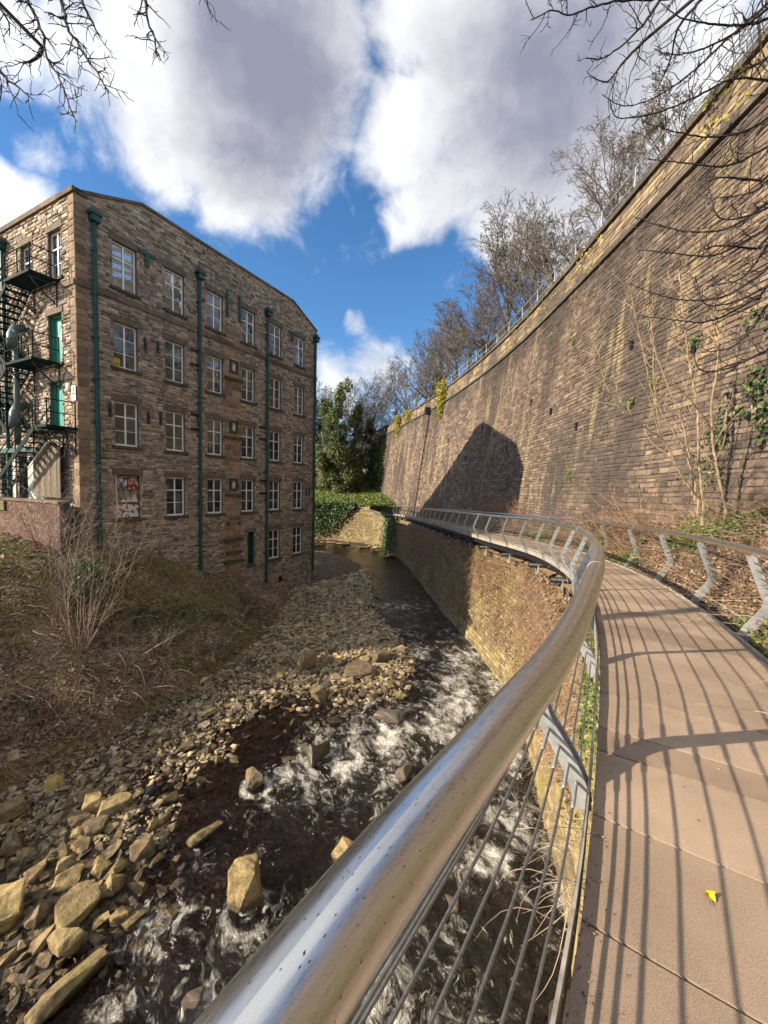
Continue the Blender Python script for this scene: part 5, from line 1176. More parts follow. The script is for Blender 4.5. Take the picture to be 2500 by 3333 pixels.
# fine gravel between the stones
n = 26000; x2 = rgr.uniform(-11, 3.5, n); y2 = 4 + 42 * rgr.random(n) ** 1.3; g2 = ground_z(x2, y2); h2 = g2 - water_z(y2); ok = (h2 > -.15) & (h2 < .7) & (x2 < foot_x(y2) - .3) & ~inside_mill(x2, y2)
gv = batch_rocks(np.stack([x2, y2, g2 + .01], 1)[ok], rgr.uniform(.035, .10, ok.sum()) * np.interp(y2[ok], [10, 25, 45], [1, 1.5, 2.2]), rgr, [hull(rgr, 7, (.5, .4, .3)) for _ in range(5)]).build('gravel', MT['rock']); tag(gv, 'fine gravel between the stones of the river edge', 'gravel', kind='stuff')
# layered rock shelves at the far bend and below the mill
for k, (a, b_, L_, W_, H_, rz, lab) in enumerate([(-6.6, 54.6, 5.2, 1.6, .55, .15, 'pale flat rock shelf at the foot of the far river wall'), (-2.6, 53.2, 3.6, 1.6, .6, .35, 'broken rock ledge left of the ivy at the river bend'), (-.4, 50.6, 2.8, 1.4, .75, .7, 'dark stepped rock ledge below the far walkway end'), (1.0, 46.6, 2.2, 1.2, .8, 1.1, 'squared dark rocks at the corner of the river wall'), (-9.5, 55.8, 4.0, 1.4, .5, .05, 'low rock shelf glimpsed beside the mill corner')]):
    rt = thing('rock_ledge', lab, 'rock', (a, b_, -6.5), 'rock ledges at the bend')
    for j in range(7):
        V, F = hull(rgr, 14, (.5, .5, .5)); sz = np.array([L_ * rgr.uniform(.25, .5), W_ * rgr.uniform(.4, .8), H_ * rgr.uniform(.25, .5)]); V = V * sz; ca, sa = math.cos(rz + rgr.normal(0, .2)), math.sin(rz); o3 = np.array([rgr.uniform(-.5, .5) * L_, rgr.uniform(-.3, .3) * W_, rgr.uniform(0, .75) * H_])
        V = V + o3; V = np.stack([V[:, 0] * ca - V[:, 1] * sa + a, V[:, 0] * sa + V[:, 1] * ca + b_, V[:, 2] - 6.35], 1); mk('slab', V, F, MT['rock'], rt, {'rnd': np.full(len(V), rgr.random() * .8)})

# ------------------------------------------------------------------ trees
def branch(rng, p, d, L, r0, r1, seg, wander, trop):
    n = max(2, int(round(L / seg))); P = [p]; d = d / np.linalg.norm(d)
    for i in range(n):
        d = d + rng.normal(0, wander, 3) + np.array([0, 0, trop]); d /= np.linalg.norm(d); P.append(P[-1] + d * (L / n))
    return np.array(P), np.linspace(r0, r1, n + 1)
def grow_tree(seed, H, trunk_r=.17, n=(11, 11, 7, 4), clear=.14, rmin=.010, width=.34, top=.62):
    rng = np.random.default_rng(seed); tr, cr = MB(), MB()
    P, R = branch(rng, np.zeros(3), np.array([rng.normal(0, .05), rng.normal(0, .05), 1]), H * top, trunk_r, trunk_r * .3, H / 14, .07, .03); tr.tube(P, R, 8)
    lvl = [(P, R, H)]
    for L in range(4):
        nx = []
        for (P, R, ln) in lvl:
            for k in range(n[L]):
                f = clear + (1 - clear) * ((k + rng.random()) / n[L]) if L == 0 else .15 + .85 * ((k + rng.random()) / n[L]) ** .8
                i = min(int(f * (len(P) - 1)), len(P) - 2); g = f * (len(P) - 1) - i; p = P[i] * (1 - g) + P[i + 1] * g; rr = R[i] * (1 - g) + R[i + 1] * g
                ax = P[i + 1] - P[i]; ax /= np.linalg.norm(ax); q = np.cross(ax, rng.normal(size=3)); q /= np.linalg.norm(q) + 1e-9
                if L == 0:
                    a_ = k * 2.4 + rng.normal(0, .35); q = np.array([math.cos(a_), math.sin(a_), 0]); an = rng.uniform(.85, 1.15) * (1.15 - .85 * f)
                    l2 = H * width * rng.uniform(.85, 1.15) * (.95 + .35 * math.sin(math.pi * f))
                else:
                    an = rng.uniform(.5, 1.0); l2 = ln * (.46, .44, .45)[L - 1] * rng.uniform(.6, 1.15) * (1.2 - .6 * f)
                d = ax * math.cos(an) + q * math.sin(an); r0 = max(rr * (.55 if L == 0 else .6), rmin); r1 = max(rmin * .75, r0 * .3)
                B, BR = branch(rng, p, d, l2, r0, r1, l2 / (7 if L == 0 else 4 if L < 3 else 2.6), .10 + .03 * L, .07 if L == 0 else .035)
                (tr if L == 0 else cr).tube(B, BR, (6, 4, 3, 3)[L], False); nx.append((B, BR, l2))
        lvl = nx
    return tr, cr
def tree_parts(seed, mat, **kw):
    tr, cr = grow_tree(seed, 10.0, **kw); a, b_ = tr.build('trunk', mat, None, True), cr.build('crown', mat, None, False)
    return a, b_
TREES = [tree_parts(101, MT['bark']), tree_parts(102, MT['bark'], n=(12, 11, 7, 4), width=.38, top=.56, rmin=.011), tree_parts(103, MT['bark'], n=(13, 11, 7, 4), clear=.10, top=.66), tree_parts(104, MT['bark'], n=(8, 8, 7, 4), rmin=.014, clear=.3, width=.26, top=.72)]
used_t = set()
def plant_tree(k, loc, h, rz, label, group, ivy=None, wide=1.0, cat='tree'):
    root = thing('tree', label, cat, loc, group); s = h / 10.0
    M = Matrix.Translation(Vector(loc)) @ Matrix.Rotation(rz, 4, 'Z') @ Matrix.Diagonal((s * wide, s * wide, s, 1))
    for p in TREES[k]:
        if k in used_t: part_copy(p, root, M)
        else:
            p.parent = root; p.matrix_parent_inverse = WM[root].inverted(); p.matrix_basis = M; WM[p] = M
    used_t.add(k)
    if ivy:
        zt, rad, cnt, lsz, mt = ivy; rg_ = np.random.default_rng(int(abs(loc[0] * 31 + loc[1] * 17)))
        nc = 34; cf = rg_.random(nc) ** .9; ca = rg_.uniform(0, 6.283, nc); cr_ = rad * (1.0 - .62 * cf) * rg_.uniform(.15, 1.0, nc); C_ = np.stack([np.cos(ca) * cr_, np.sin(ca) * cr_, cf * zt], 1); cs = rad * rg_.uniform(.22, .5, nc) * (1.1 - .5 * cf)
        w_ = rg_.choice(nc, cnt, p=cs ** 1.5 / (cs ** 1.5).sum()); q = rg_.normal(size=(cnt, 3)); q /= np.linalg.norm(q, axis=1)[:, None]
        P = np.array(loc) + C_[w_] + q * (cs[w_] * rg_.uniform(.55, 1.05, cnt))[:, None] * np.array([1, 1, 1.5]); V, F, r = leaves(P, rg_.uniform(.7, 1.3, cnt) * lsz, rg_, q + np.array([0, 0, .3]), .5)
        o = mk('ivy', V, F, mt, root, {'rnd': r})
    return root
GW = 'bare trees along the top of the wall'
for a in [(0, (14.6, 27.5, 12.9), 12.4, .4, 'tall bare tree leaning over the wall railing at upper right', 1.0), (1, (12.6, 35.5, 12.9), 10.6, 2.0, 'bushy bare tree in the gap right of the tallest oval tree', 1.05), (2, (11.9, 43, 12.9), 14.6, 1.0, 'tallest oval-crowned bare tree above the middle of the wall', 1.25), (1, (9.6, 49, 12.9), 11.5, 3.1, 'bare tree just left of the tall oval tree on the wall', 1.0), (2, (7.9, 55, 12.9), 12.0, 4.0, 'bare tree behind the yellow shrub on the wall top', 1.1),
          (0, (5.9, 64, 12.9), 13.0, 5.2, 'broad bare tree where the wall bends away', 1.1), (1, (3.6, 74, 12.9), 12.0, .9, 'last bare tree over the far end of the wall', 1.2), (3, (13.2, 20.5, 12.9), 8.5, 2.7, 'thin bare tree behind the railing near the top right branches', 1.1), (3, (14.5, 31.5, 12.9), 10.0, 1.7, 'slender bare tree between two bigger ones behind the railing', 1.2), (1, (16.5, 23.5, 13.0), 11.5, 5.0, 'bare tree set back from the railing at upper right', 1.0),
          (0, (13.4, 24.0, 12.9), 10.5, 3.3, 'bare tree with its crown just left of the top right branches', 1.05), (2, (12.9, 31.0, 12.9), 10.5, 5.6, 'bare tree in front of the slender one behind the railing', 1.1), (2, (13.8, 39.5, 13.0), 13.5, .2, 'bare tree behind and right of the tallest oval tree', 1.1), (0, (10.8, 46, 13.0), 12.5, 2.9, 'bare tree filling the gap left of the tallest oval tree', 1.1), (0, (8.8, 52.5, 12.9), 12.5, 4.4, 'bare tree over the dark hopper of the wall drainpipe', 1.1), (2, (7.2, 60.5, 12.9), 12.5, 1.5, 'bare tree left of the yellow shrub on the skyline', 1.15), (1, (5.0, 69, 12.9), 12.5, 3.6, 'bare tree near the bend of the far wall', 1.1), (0, (2.0, 80, 12.5), 13, 2.2, 'bare tree closing the row at the wall end', 1.2)]:
    plant_tree(a[0], a[1], a[2], a[3], a[4], GW, None, a[5])
for (xx, yy, hh, lab) in [(10.6, 46.2, 6.2, 'dark ivy column on a trunk behind the middle of the wall'), (7.0, 59, 5.5, 'small ivy-covered trunk above the far wall')]:
    plant_tree(3, (xx, yy, 12.9), hh * 1.6, xx, lab, GW, (hh, 1.0, 1400, .22, MT['ivy']))
GF = 'trees beyond the river bend'
for a in [(2, (-12.0, 80), 22, .4, 'tall bare tree right beside the mill edge beyond the bend', None), (0, (-8.8, 84), 23, 1.9, 'tall bare tree rising behind the ivy-clad trunks', None), (1, (-4.6, 82), 22, 3.0, 'spreading bare tree in the middle of the far group', None), (2, (-2.0, 86), 21, 4.4, 'bare tree at the right of the far group by the wall end', None), (3, (-6.5, 76), 19, 5.0, 'thin bare tree standing before the far group', None),
          (3, (-10.4, 73), 13, .7, 'ivy-clad tree nearest to the mill edge', (17.0, 3.3, 10000, .34, MT['ivyfar'])), (3, (-7.9, 72), 14, 2.2, 'bright green ivy-clad tree in the middle of the far bank', (19.0, 3.2, 11000, .34, MT['ivyfar'])), (3, (-5.4, 74), 12, 3.7, 'shorter ivy-clad tree right of the bright green one', (15.5, 2.8, 8500, .34, MT['ivyfar'])), (3, (-3.0, 77), 12, 5.1, 'ivy-covered trunk close to the far wall end', (14.0, 2.0, 4500, .34, MT['ivy'])),
          (3, (-13.5, 76), 14, 1.2, 'ivy-clad tree mostly hidden by the mill corner', (17, 3.0, 7000, .34, MT['ivyfar']))]:
    x_, y_ = a[1]; plant_tree(a[0], (x_, y_, float(hill_z(np.array([x_]), np.array([y_]))[0]) - .2), a[2], a[3], a[4], GF, a[5], 1.0 if a[5] is None else .8)
# ivy ground cover and hanging ivy at the far bank
def leaf_stuff(name, P, size, mat, label, cat, nrm=(0, 0, 1), spread=.8, kind='stuff', seed=0, parent=None, patch=0.0):
    rg_ = np.random.default_rng(seed); V, F, r = leaves(P, rg_.uniform(.7, 1.3, len(P)) * size, rg_, np.asarray(nrm, float), spread)
    if patch: r = np.clip(r * (1 - patch * .5) + patch * np.repeat(fbm(P * .8, 4, 17), 4), 0, 1)
    o = mk(name, V, F, mat, parent, {'rnd': r})
    return tag(o, label, cat, kind=kind)
rgv = np.random.default_rng(31)
n = 16000; x = rgv.uniform(-22, 1.5, n); y = 59.5 + rgv.random(n) ** 1.4 * 22; z = hill_z(x, y) + rgv.random(n) * .5
leaf_stuff('ivy_ground_cover', np.stack([x, y, z], 1), .30, MT['ivylight'], 'pale green ivy covering the slope above the far river wall', 'ivy', seed=1)
n = 5200; s_ = rgv.uniform(foot.s_at_y(54), foot.L - 4, n); p, _, nn_ = foot.at(s_); zt = rtop(s_); dep = rgv.random(n) ** 1.2; lim_ = np.interp(p[:, 0], [-16, -8.0, -5.6, -4.2], [5.5, 4.8, 2.2, .3]); z = zt + .5 - dep * lim_; ok = p[:, 0] < -4.2
P = rpos3(s_, z, rgv.uniform(.1, .8, n))[ok]; leaf_stuff('hanging_ivy', P, .30, MT['ivy'], 'dark glossy ivy hedge hanging over the far river wall by the mill', 'ivy', (0, -1, .3), .6, seed=2)
n = 2600; s_ = rgv.normal(foot.s_at_y(49.5), 1.3, n); z = rtop(s_) + .3 - rgv.random(n) * 3.8; leaf_stuff('hanging_ivy', rpos3(s_, z, rgv.uniform(.05, .6, n)), .26, MT['ivy'], 'grey-green ivy clump hanging below the far walkway end', 'ivy', (-.7, -.5, .3), .6, seed=3)
for (yy, w_, z0, z1, cnt, lab) in [(46.5, 1.2, 9.6, 13.7, 1500, 'larger yellow leafy shrub growing on the wall top'), (66.0, 1.2, 9.8, 13.2, 900, 'smaller yellow leafy shrub further along the wall top'), (61.0, 1.6, 11.4, 13.2, 300, 'thin yellow-green ivy patch on the far wall parapet')]:
    s_ = rgv.normal(wallc.s_at_y(yy), w_ * .5, cnt); f = rgv.random(cnt); z = z1 - f * (z1 - z0); s_ = wallc.s_at_y(yy) + (s_ - wallc.s_at_y(yy)) * (1.1 - .6 * f); leaf_stuff('shrub', wpos3(s_, z, rgv.uniform(.05, .7, cnt) * (1.2 - f)), .26, MT['yellow'], lab, 'shrub', (-1, 0, .4), .7, 'thing', seed=int(yy))
n = 1500; s_ = rgv.normal(wallc.s_at_y(75), 1.5, n); leaf_stuff('climbing_ivy', wpos3(s_, rgv.uniform(-2, 9, n), rgv.uniform(.05, .4, n)), .34, MT['ivylight'], 'green ivy climbing the far end of the high wall', 'ivy', (-1, 0, .2), .5, seed=5)
# wall downpipe
dp_ = thing('wall_drainpipe', 'rusty drainpipe with dark hopper running down the far high wall', 'drainpipe', tuple(wpos3(np.array([wallc.s_at_y(51)]), np.array([-1.5]), np.array([.2]))[0]))
sp = wallc.s_at_y(51.0); zz = np.linspace(11.0, -2, 8); MB().tube(wpos3(np.full(8, sp), zz, np.full(8, .16)), .085, 8).build('pipe', MT['rust'], dp_, True)
hb = wpos3(np.array([sp]), np.array([11.3]), np.array([.3]))[0]; V, F = hull(np.random.default_rng(2), 30, (.55, .45, .55)); mk('hopper_head', V * 1.0 + hb, F, MT['black'], dp_)
for z in np.arange(10, -1, -1.8): q = wpos3(np.full(2, sp), np.array([z, z + .14]), np.full(2, .16)); MB().tube(q, .12, 8).build('pipe_bracket', MT['rust'], dp_, True)

# ------------------------------------------------------------------ overhanging limbs at the top of the picture
def limb_tree(name, label, trunk, lines, r0, mat, seed, twig=(.16, .55), dens=9.0, group=None, droop=0.0, sub=True):
    rng = np.random.default_rng(seed); root = thing(name, label, 'tree', trunk[0], group)
    T = spline(trunk, .3); MB().tube(T, np.linspace(.24, .09, len(T)), 9).build('trunk', mat, root, True)
    for ln in lines:
        c = spline(ln, .07); c = c + fbm(c * 7 + seed, 3, seed)[:, None] * np.array([.018, .018, .018]) + rng.normal(0, .004, c.shape)
        full = np.concatenate([spline([T[-1], (T[-1] + c[0]) / 2 + np.array([0, 0, .35]), c[0]], .2)[:-1], c]); R = np.concatenate([np.linspace(r0 * 2.2, r0, len(full) - len(c)), np.linspace(r0, r0 * .28, len(c))])
        b = MB(); b.tube(full, R, 6)
        L = len(c) * .07; k = int(L * dens)
        for j in range(k):
            f = (j + rng.random()) / k; i = min(int(f * (len(c) - 1)), len(c) - 2); ax = c[i + 1] - c[i]; ax /= np.linalg.norm(ax); q = np.cross(ax, rng.normal(size=3)); q /= np.linalg.norm(q) + 1e-9
            l = rng.uniform(*twig) * (1.1 - .5 * f); B, BR = branch(rng, c[i], ax * .6 + q * .8, l, r0 * .42 * (1.1 - .5 * f), r0 * .15, .06, .22, -droop); b.tube(B, BR, 4)
            if sub:
                for _ in range(int(rng.integers(1, 5))):
                    ii = int(rng.integers(1, len(B))) - 1; ax2 = B[ii + 1] - B[ii]; ax2 /= np.linalg.norm(ax2); q = np.cross(ax2, rng.normal(size=3)); q /= np.linalg.norm(q) + 1e-9
                    C2, CR = branch(rng, B[ii + 1], ax2 * .5 + q * .8, rng.uniform(.05, .18), r0 * .24, r0 * .12, .045, .25, -droop); b.tube(C2, CR, 3)
        b.build('limb', mat, root)
    return root
SAP=[
[[6.95, 8.8, 1.39], [6.84, 8.86, 2.34], [6.73, 8.92, 3.76], [6.57, 8.98, 4.54], [6.34, 9.04, 6.01], [6.28, 9.1, 6.59]],
[[7.27, 8.6, 1.41], [6.93, 8.54, 2.46], [6.76, 8.48, 3.05], [6.67, 8.42, 3.63], [6.69, 8.36, 4.25], [6.51, 8.3, 5.49]],
[[6.83, 8.8, 1.62], [6.35, 8.7, 2.12], [5.84, 8.6, 2.82], [5.28, 8.5, 3.15], [4.56, 8.4, 3.73], [4.19, 8.3, 4.62]],
[[6.83, 8.9, 1.93], [6.59, 9.0, 2.71], [6.01, 9.1, 3.7], [5.86, 9.2, 5.22], [5.77, 9.3, 5.91]],
[[6.69, 8.8, 2.04], [6.37, 8.83, 3.31], [5.93, 8.87, 4.29], [5.55, 8.9, 5.27]],
[[5.8, 8.55, 2.87], [5.52, 8.45, 3.61], [5.22, 8.35, 4.32], [4.72, 8.25, 5.86]],
[[6.69, 8.4, 3.04], [6.18, 8.2, 3.47], [5.32, 8.0, 4.16], [4.91, 7.8, 4.83]],
]
TL=[
[[-4.57, 5.2, 7.74], [-4.3, 5.1, 7.25], [-4.07, 5.0, 6.82], [-3.97, 4.9, 6.52], [-3.69, 4.8, 6.06], [-3.5, 4.7, 5.64]],
[[-3.97, 5.0, 7.46], [-3.78, 4.92, 7.03], [-3.65, 4.84, 6.73], [-3.42, 4.76, 6.39], [-3.21, 4.68, 6.1], [-3.06, 4.6, 5.86]],
[[-3.83, 5.2, 7.6], [-3.6, 5.1, 7.13], [-3.42, 5.0, 6.83]],
[[-3.14, 5.4, 7.9], [-3.06, 5.33, 7.45], [-2.93, 5.27, 7.09], [-2.84, 5.2, 6.8]],
[[-4.71, 4.8, 6.45], [-4.38, 4.77, 6.21], [-4.17, 4.73, 6.03], [-3.97, 4.7, 5.86]],
[[-4.07, 5.0, 6.69], [-4.24, 5.0, 6.53], [-4.43, 5.0, 6.56]],
[[-4.72, 5.0, 7.3], [-4.52, 5.0, 7.06], [-4.44, 5.0, 6.83]],
[[-2.5, 5.5, 7.97], [-2.38, 5.5, 7.73], [-2.36, 5.5, 7.65]],
]
TR=[
[[5.31, 6.0, 8.78], [3.64, 5.9, 8.41], [2.95, 5.8, 8.25], [2.57, 5.7, 8.06], [2.25, 5.6, 7.85], [1.97, 5.5, 7.78], [1.68, 5.4, 7.56]],
[[5.63, 6.2, 8.69], [5.13, 6.2, 8.45], [4.29, 6.2, 8.46], [3.97, 6.2, 8.55], [3.78, 6.2, 8.69]],
[[5.75, 6.6, 9.18], [5.15, 6.65, 8.75], [4.62, 6.7, 8.56], [4.22, 6.75, 8.57], [4.08, 6.8, 8.7]],
[[5.97, 7.0, 9.61], [5.35, 7.0, 9.05], [4.78, 7.0, 8.51], [4.16, 7.0, 8.11], [3.73, 7.0, 8.02], [3.39, 7.0, 8.19]],
[[6.01, 7.0, 8.77], [5.15, 6.96, 8.28], [4.38, 6.92, 7.89], [4.03, 6.88, 7.77], [3.55, 6.84, 7.71], [3.39, 6.8, 7.96]],
[[5.69, 6.8, 9.22], [5.78, 6.8, 8.69], [5.89, 6.8, 8.53]],
[[4.41, 6.3, 8.86], [4.1, 6.3, 8.45], [4.03, 6.3, 8.04], [3.87, 6.3, 7.64]],
[[3.76, 6.2, 8.73], [3.47, 6.13, 8.28], [2.91, 6.07, 7.8], [2.66, 6.0, 7.73]],
[[3.45, 6.0, 7.97], [3.14, 6.0, 7.64], [2.98, 6.0, 7.43], [2.77, 6.0, 7.48]],
[[6.2, 6.7, 7.86], [5.53, 6.75, 7.44], [4.95, 6.8, 7.4], [4.35, 6.85, 7.55], [4.02, 6.9, 7.7]],
[[6.39, 7.0, 7.57], [5.52, 7.0, 7.13], [4.74, 7.0, 7.16], [4.22, 7.0, 7.2]],
[[6.5, 6.9, 6.59], [5.76, 6.9, 6.25], [5.37, 6.9, 6.24], [5.16, 6.9, 6.73]],
[[6.44, 6.9, 7.32], [5.98, 6.9, 6.7], [5.73, 6.9, 6.6], [5.35, 6.9, 6.54]],
[[6.23, 6.9, 8.35], [5.34, 6.9, 8.35], [4.99, 6.9, 8.03]],
]
limb_tree('tree', 'bare tree whose knobbly twigs hang into the top left corner', [(-9.2, 1.2, -5.8), (-9.0, 1.6, -1), (-8.6, 2.2, 5), (-7.6, 3.2, 8.8)], TL, .021, MT['barkdark'], 3, (.10, .42), 14, 'branches overhanging from above', .04)
limb_tree('tree', 'bare tree whose long branches reach in from the top right', [(8.3, 1.5, 1.2), (8.3, 2.0, 5), (8.0, 3.2, 9.5)], TR + [[[q[0] + .25, q[1] + .5, q[2] - dz_] for q in l_] for dz_ in (1.15, 2.3) for l_ in TR[9:14]], .022, MT['barkdark'], 8, (.15, .75), 9, 'branches overhanging from above', 0)
# multi-stemmed sapling by the wall
sp_ = thing('sapling', 'pale multi-stemmed bare sapling in front of the high wall at right', 'sapling', (6.95, 8.8, 1.3))
rng = np.random.default_rng(44)
for k, ln in enumerate(SAP):
    c = spline(ln, .12); r0 = [.036, .032, .024, .022, .020, .017, .015][k]; b = MB(); c = c + rng.normal(0, .006, c.shape)
    if k < 5: c = np.concatenate([[c[0] - np.array([0, 0, .35])], c])
    b.tube(c, np.linspace(r0, r0 * .25, len(c)), 7); L = len(c) * .12
    for j in range(int(L * 3.2)):
        f = .25 + .75 * rng.random(); i = min(int(f * (len(c) - 1)), len(c) - 2); ax = c[i + 1] - c[i]; ax /= np.linalg.norm(ax); q = np.cross(ax, rng.normal(size=3)); q /= np.linalg.norm(q)
        B, BR = branch(rng, c[i], ax * .7 + q * .6, rng.uniform(.3, 1.3), r0 * .35, r0 * .12, .12, .12, .05); b.tube(B, BR, 4)
        for _ in range(3):
            ii = int(rng.integers(1, len(B))) - 1; ax2 = B[ii + 1] - B[ii]; ax2 /= np.linalg.norm(ax2); q = np.cross(ax2, rng.normal(size=3)); q /= np.linalg.norm(q); C2, CR = branch(rng, B[ii + 1], ax2 * .6 + q * .6, rng.uniform(.12, .45), r0 * .16, r0 * .08, .1, .15, .04); b.tube(C2, CR, 3)
    b.build('stem', MT['barkpale'], sp_)
# ------------------------------------------------------------------ bank vegetation
rgb_ = np.random.default_rng(55)
def canes(P0, D, L, rng, r=.006, sag=.25, seg=6):
    """arching dry stems, all as thin 3-sided tubes"""
    n = len(P0); t = np.linspace(0, 1, seg)[None, :, None]
    D = D / np.linalg.norm(D, axis=1)[:, None]; side = rng.normal(0, .12, (n, 1, 3)) * L[:, None, None]
    P = P0[:, None, :] + D[:, None, :] * L[:, None, None] * t + side * np.sin(t * 3.1) + np.array([0, 0, -1.0]) * (L * sag)[:, None, None] * t ** 2
    th = np.arange(3) * 2.094; T = P[:, -1] - P[:, 0]; T /= np.linalg.norm(T, axis=1)[:, None]
    A = np.cross(T, rng.normal(size=(n, 3))); A /= np.linalg.norm(A, axis=1)[:, None]; B = np.cross(T, A)
    rr = (np.broadcast_to(r, (n,))[:, None, None, None] * (1 - .75 * t)[:, :, None, :])
    V = P[:, :, None, :] + rr * (np.cos(th)[None, None, :, None] * A[:, None, None, :] + np.sin(th)[None, None, :, None] * B[:, None, None, :])
    i = (np.arange(n)[:, None, None] * seg + np.arange(seg - 1)[None, :, None]) * 3; j = np.arange(3)[None, None, :]; j2 = (j + 1) % 3
    F = np.stack([i + j, i + j2, i + 3 + j2, i + 3 + j], -1).reshape(-1, 4)
    return V.reshape(-1, 3), F
def bank_pts(n, lo=.35, xr=(-21, -4.5), yr=(5, 31)):
    x = rgb_.uniform(*xr, n); y = rgb_.uniform(*yr, n); z = ground_z(x, y); h = z - water_z(y); ok = (h > lo) & ~inside_mill(x, y); return np.stack([x, y, z], 1)[ok]
P = bank_pts(170000); nz = fbm(P * .75, 4, 71); P = P[nz + rgb_.uniform(-.5, .5, len(nz)) > -.18]; P[:, 2] += rgb_.uniform(.0, .06, len(P))
leaf_stuff('leaf_litter', P, .105, MT['litter'], 'pinkish brown dead leaves scattered over the left river bank', 'leaf litter', spread=.7, seed=11, patch=.75)
P = bank_pts(60000); nz = fbm(P * .45 + 9, 3, 73); P = P[nz > .2]; P[:, 2] += rgb_.uniform(.02, .16, len(P))
leaf_stuff('bank_ivy', P, .085, MT['ivy'], 'dark ivy patches trailing over the left river bank', 'ivy', spread=.7, seed=12)
P = bank_pts(150000, .5); nz = fbm(P * .4 + 3, 3, 75); mound = np.exp(-(((P[:, 0] + 9.3) / 2.4) ** 2 + ((P[:, 1] - 18.6) / 3.6) ** 2)) + np.exp(-(((P[:, 0] + 15) / 3) ** 2 + ((P[:, 1] - 16) / 1.4) ** 2)); P = P[nz + .95 * mound > .20]
V, F = canes(P, np.stack([rgb_.normal(.2, .6, len(P)), rgb_.normal(-.2, .6, len(P)), np.full(len(P), .8)], 1), rgb_.uniform(.10, .30, len(P)), rgb_, .008, .5, 3)
gs = mk('bank_grass', V, F, MT['grass'], None, {'rnd': np.repeat(rgb_.random(len(P)), 9)}); tag(gs, 'short dry olive grass on the mound below the mill', 'grass', kind='stuff')
P = bank_pts(3600, .3); V, F = canes(P, np.stack([rgb_.normal(.4, 1, len(P)), rgb_.normal(-.4, 1, len(P)), rgb_.uniform(.1, .7, len(P))], 1), rgb_.uniform(.3, 1.3, len(P)), rgb_, rgb_.uniform(.004, .010, len(P)), .35)
bt = mk('fallen_twigs', V, F, MT['twigpale']); tag(bt, 'dry fallen twigs and bramble stems on the left bank', 'twigs', kind='stuff')
P = bank_pts(9000, .55, (-11, -4.5), (8, 30)); P = P[(P[:, 2] - water_z(P[:, 1])) < 2.0]; P = P[fbm(P * .9, 3, 91) > .02]; V, F = canes(P, np.stack([rgb_.normal(.5, .8, len(P)), rgb_.normal(-.5, .8, len(P)), rgb_.uniform(.3, 1.0, len(P))], 1), rgb_.uniform(.25, .8, len(P)), rgb_, .006, .6)
bt = mk('bramble_stems', V, F, MT['twig']); tag(bt, 'reddish brown bramble stems arching over the toe of the bank', 'brambles', kind='stuff')
P = bank_pts(160, .4); V, F = canes(P + np.array([0, 0, .06]), np.stack([rgb_.normal(.3, 1, len(P)), rgb_.normal(-.3, 1, len(P)), rgb_.uniform(-.1, .35, len(P))], 1), rgb_.uniform(.8, 2.4, len(P)), rgb_, rgb_.uniform(.010, .020, len(P)), .15)
bt = mk('fallen_branches', V, F, MT['twigpale']); tag(bt, 'long pale fallen branches lying across the left bank', 'branches', kind='stuff')
# mossy stones pushed out along the toe of the bank
P = bank_pts(3000, .5, (-11, -4.5), (7, 31)); hh = P[:, 2] - water_z(P[:, 1]); P = P[(hh < 1.7)]; sz = np.clip(np.exp(rgb_.normal(-1.75, .45, len(P))), .08, .5)
st = batch_rocks(P, sz, rgb_, small, .4).build('bank_stones', MT['river_wall']); tag(st, 'mossy stones bedded along the toe of the left bank', 'stones', kind='stuff')
P = bank_pts(420, 3.9, (-21, -12.6), (13, 19)); P = P[(P[:, 2] > -1.7)]
st = batch_rocks(P, rgb_.uniform(.15, .4, len(P)), rgb_, small, .3).build('rubble_stones', MT['rock']); tag(st, 'loose dark rubble at the foot of the brick wall', 'rubble', kind='stuff')
# bare shrubs on the bank
def shrub(label, base, n, hgt, lean, mat, r0, seed, group='bare shrubs on the bank'):
    rng = np.random.default_rng(seed); base = np.array(base); root = thing('shrub', label, 'shrub', tuple(base), group)
    for k in range(n):
        a = rng.uniform(0, 6.283); L = hgt * rng.uniform(.6, 1.0); B, R = branch(rng, base + np.array([math.cos(a), math.sin(a), 0]) * .15 - np.array([0, 0, .1]), np.array([math.cos(a) * .42 + lean[0], math.sin(a) * .30 + lean[1], 1.0]), L, r0, r0 * .25, .35, .07, .02); b = MB(); b.tube(B, R, 5)
        for j in range(int(L * 2.6)):
            f = .2 + .8 * rng.random(); i = min(int(f * (len(B) - 1)), len(B) - 2); ax = B[i + 1] - B[i]; ax /= np.linalg.norm(ax); q = np.cross(ax, rng.normal(size=3)); q /= np.linalg.norm(q); l = rng.uniform(.4, 1.5) * hgt / 5
            C2, CR = branch(rng, B[i], ax * .7 + q * .7, l, r0 * .42, r0 * .16, .18, .12, .04); b.tube(C2, CR, 4)
            for _ in range(2):
                ii = int(rng.integers(1, len(C2))) - 1; ax2 = C2[ii + 1] - C2[ii]; ax2 /= np.linalg.norm(ax2); q = np.cross(ax2, rng.normal(size=3)); q /= np.linalg.norm(q); D2, DR = branch(rng, C2[ii + 1], ax2 * .6 + q * .7, l * .4, r0 * .22, r0 * .12, .15, .15, .03); b.tube(D2, DR, 3)
        b.build('stem', mat, root)
    return root
def gpt(x, y): return (x, y, float(ground_z([x], [y])[0]))
shrub('tall bare many-stemmed shrub on the bank in front of the mill corner', gpt(-10.6, 13.9), 24, 6.6, (.03, .12), m_plain('shrub_twig', (.34, .25, .19), .8, var=.4), .0105, 5)
shrub('reddish bare shrub before the low brick wall', gpt(-13.6, 16.2), 12, 2.6, (0, 0), m_plain('red_twig', (.20, .06, .05), .8, var=.4), .011, 6)
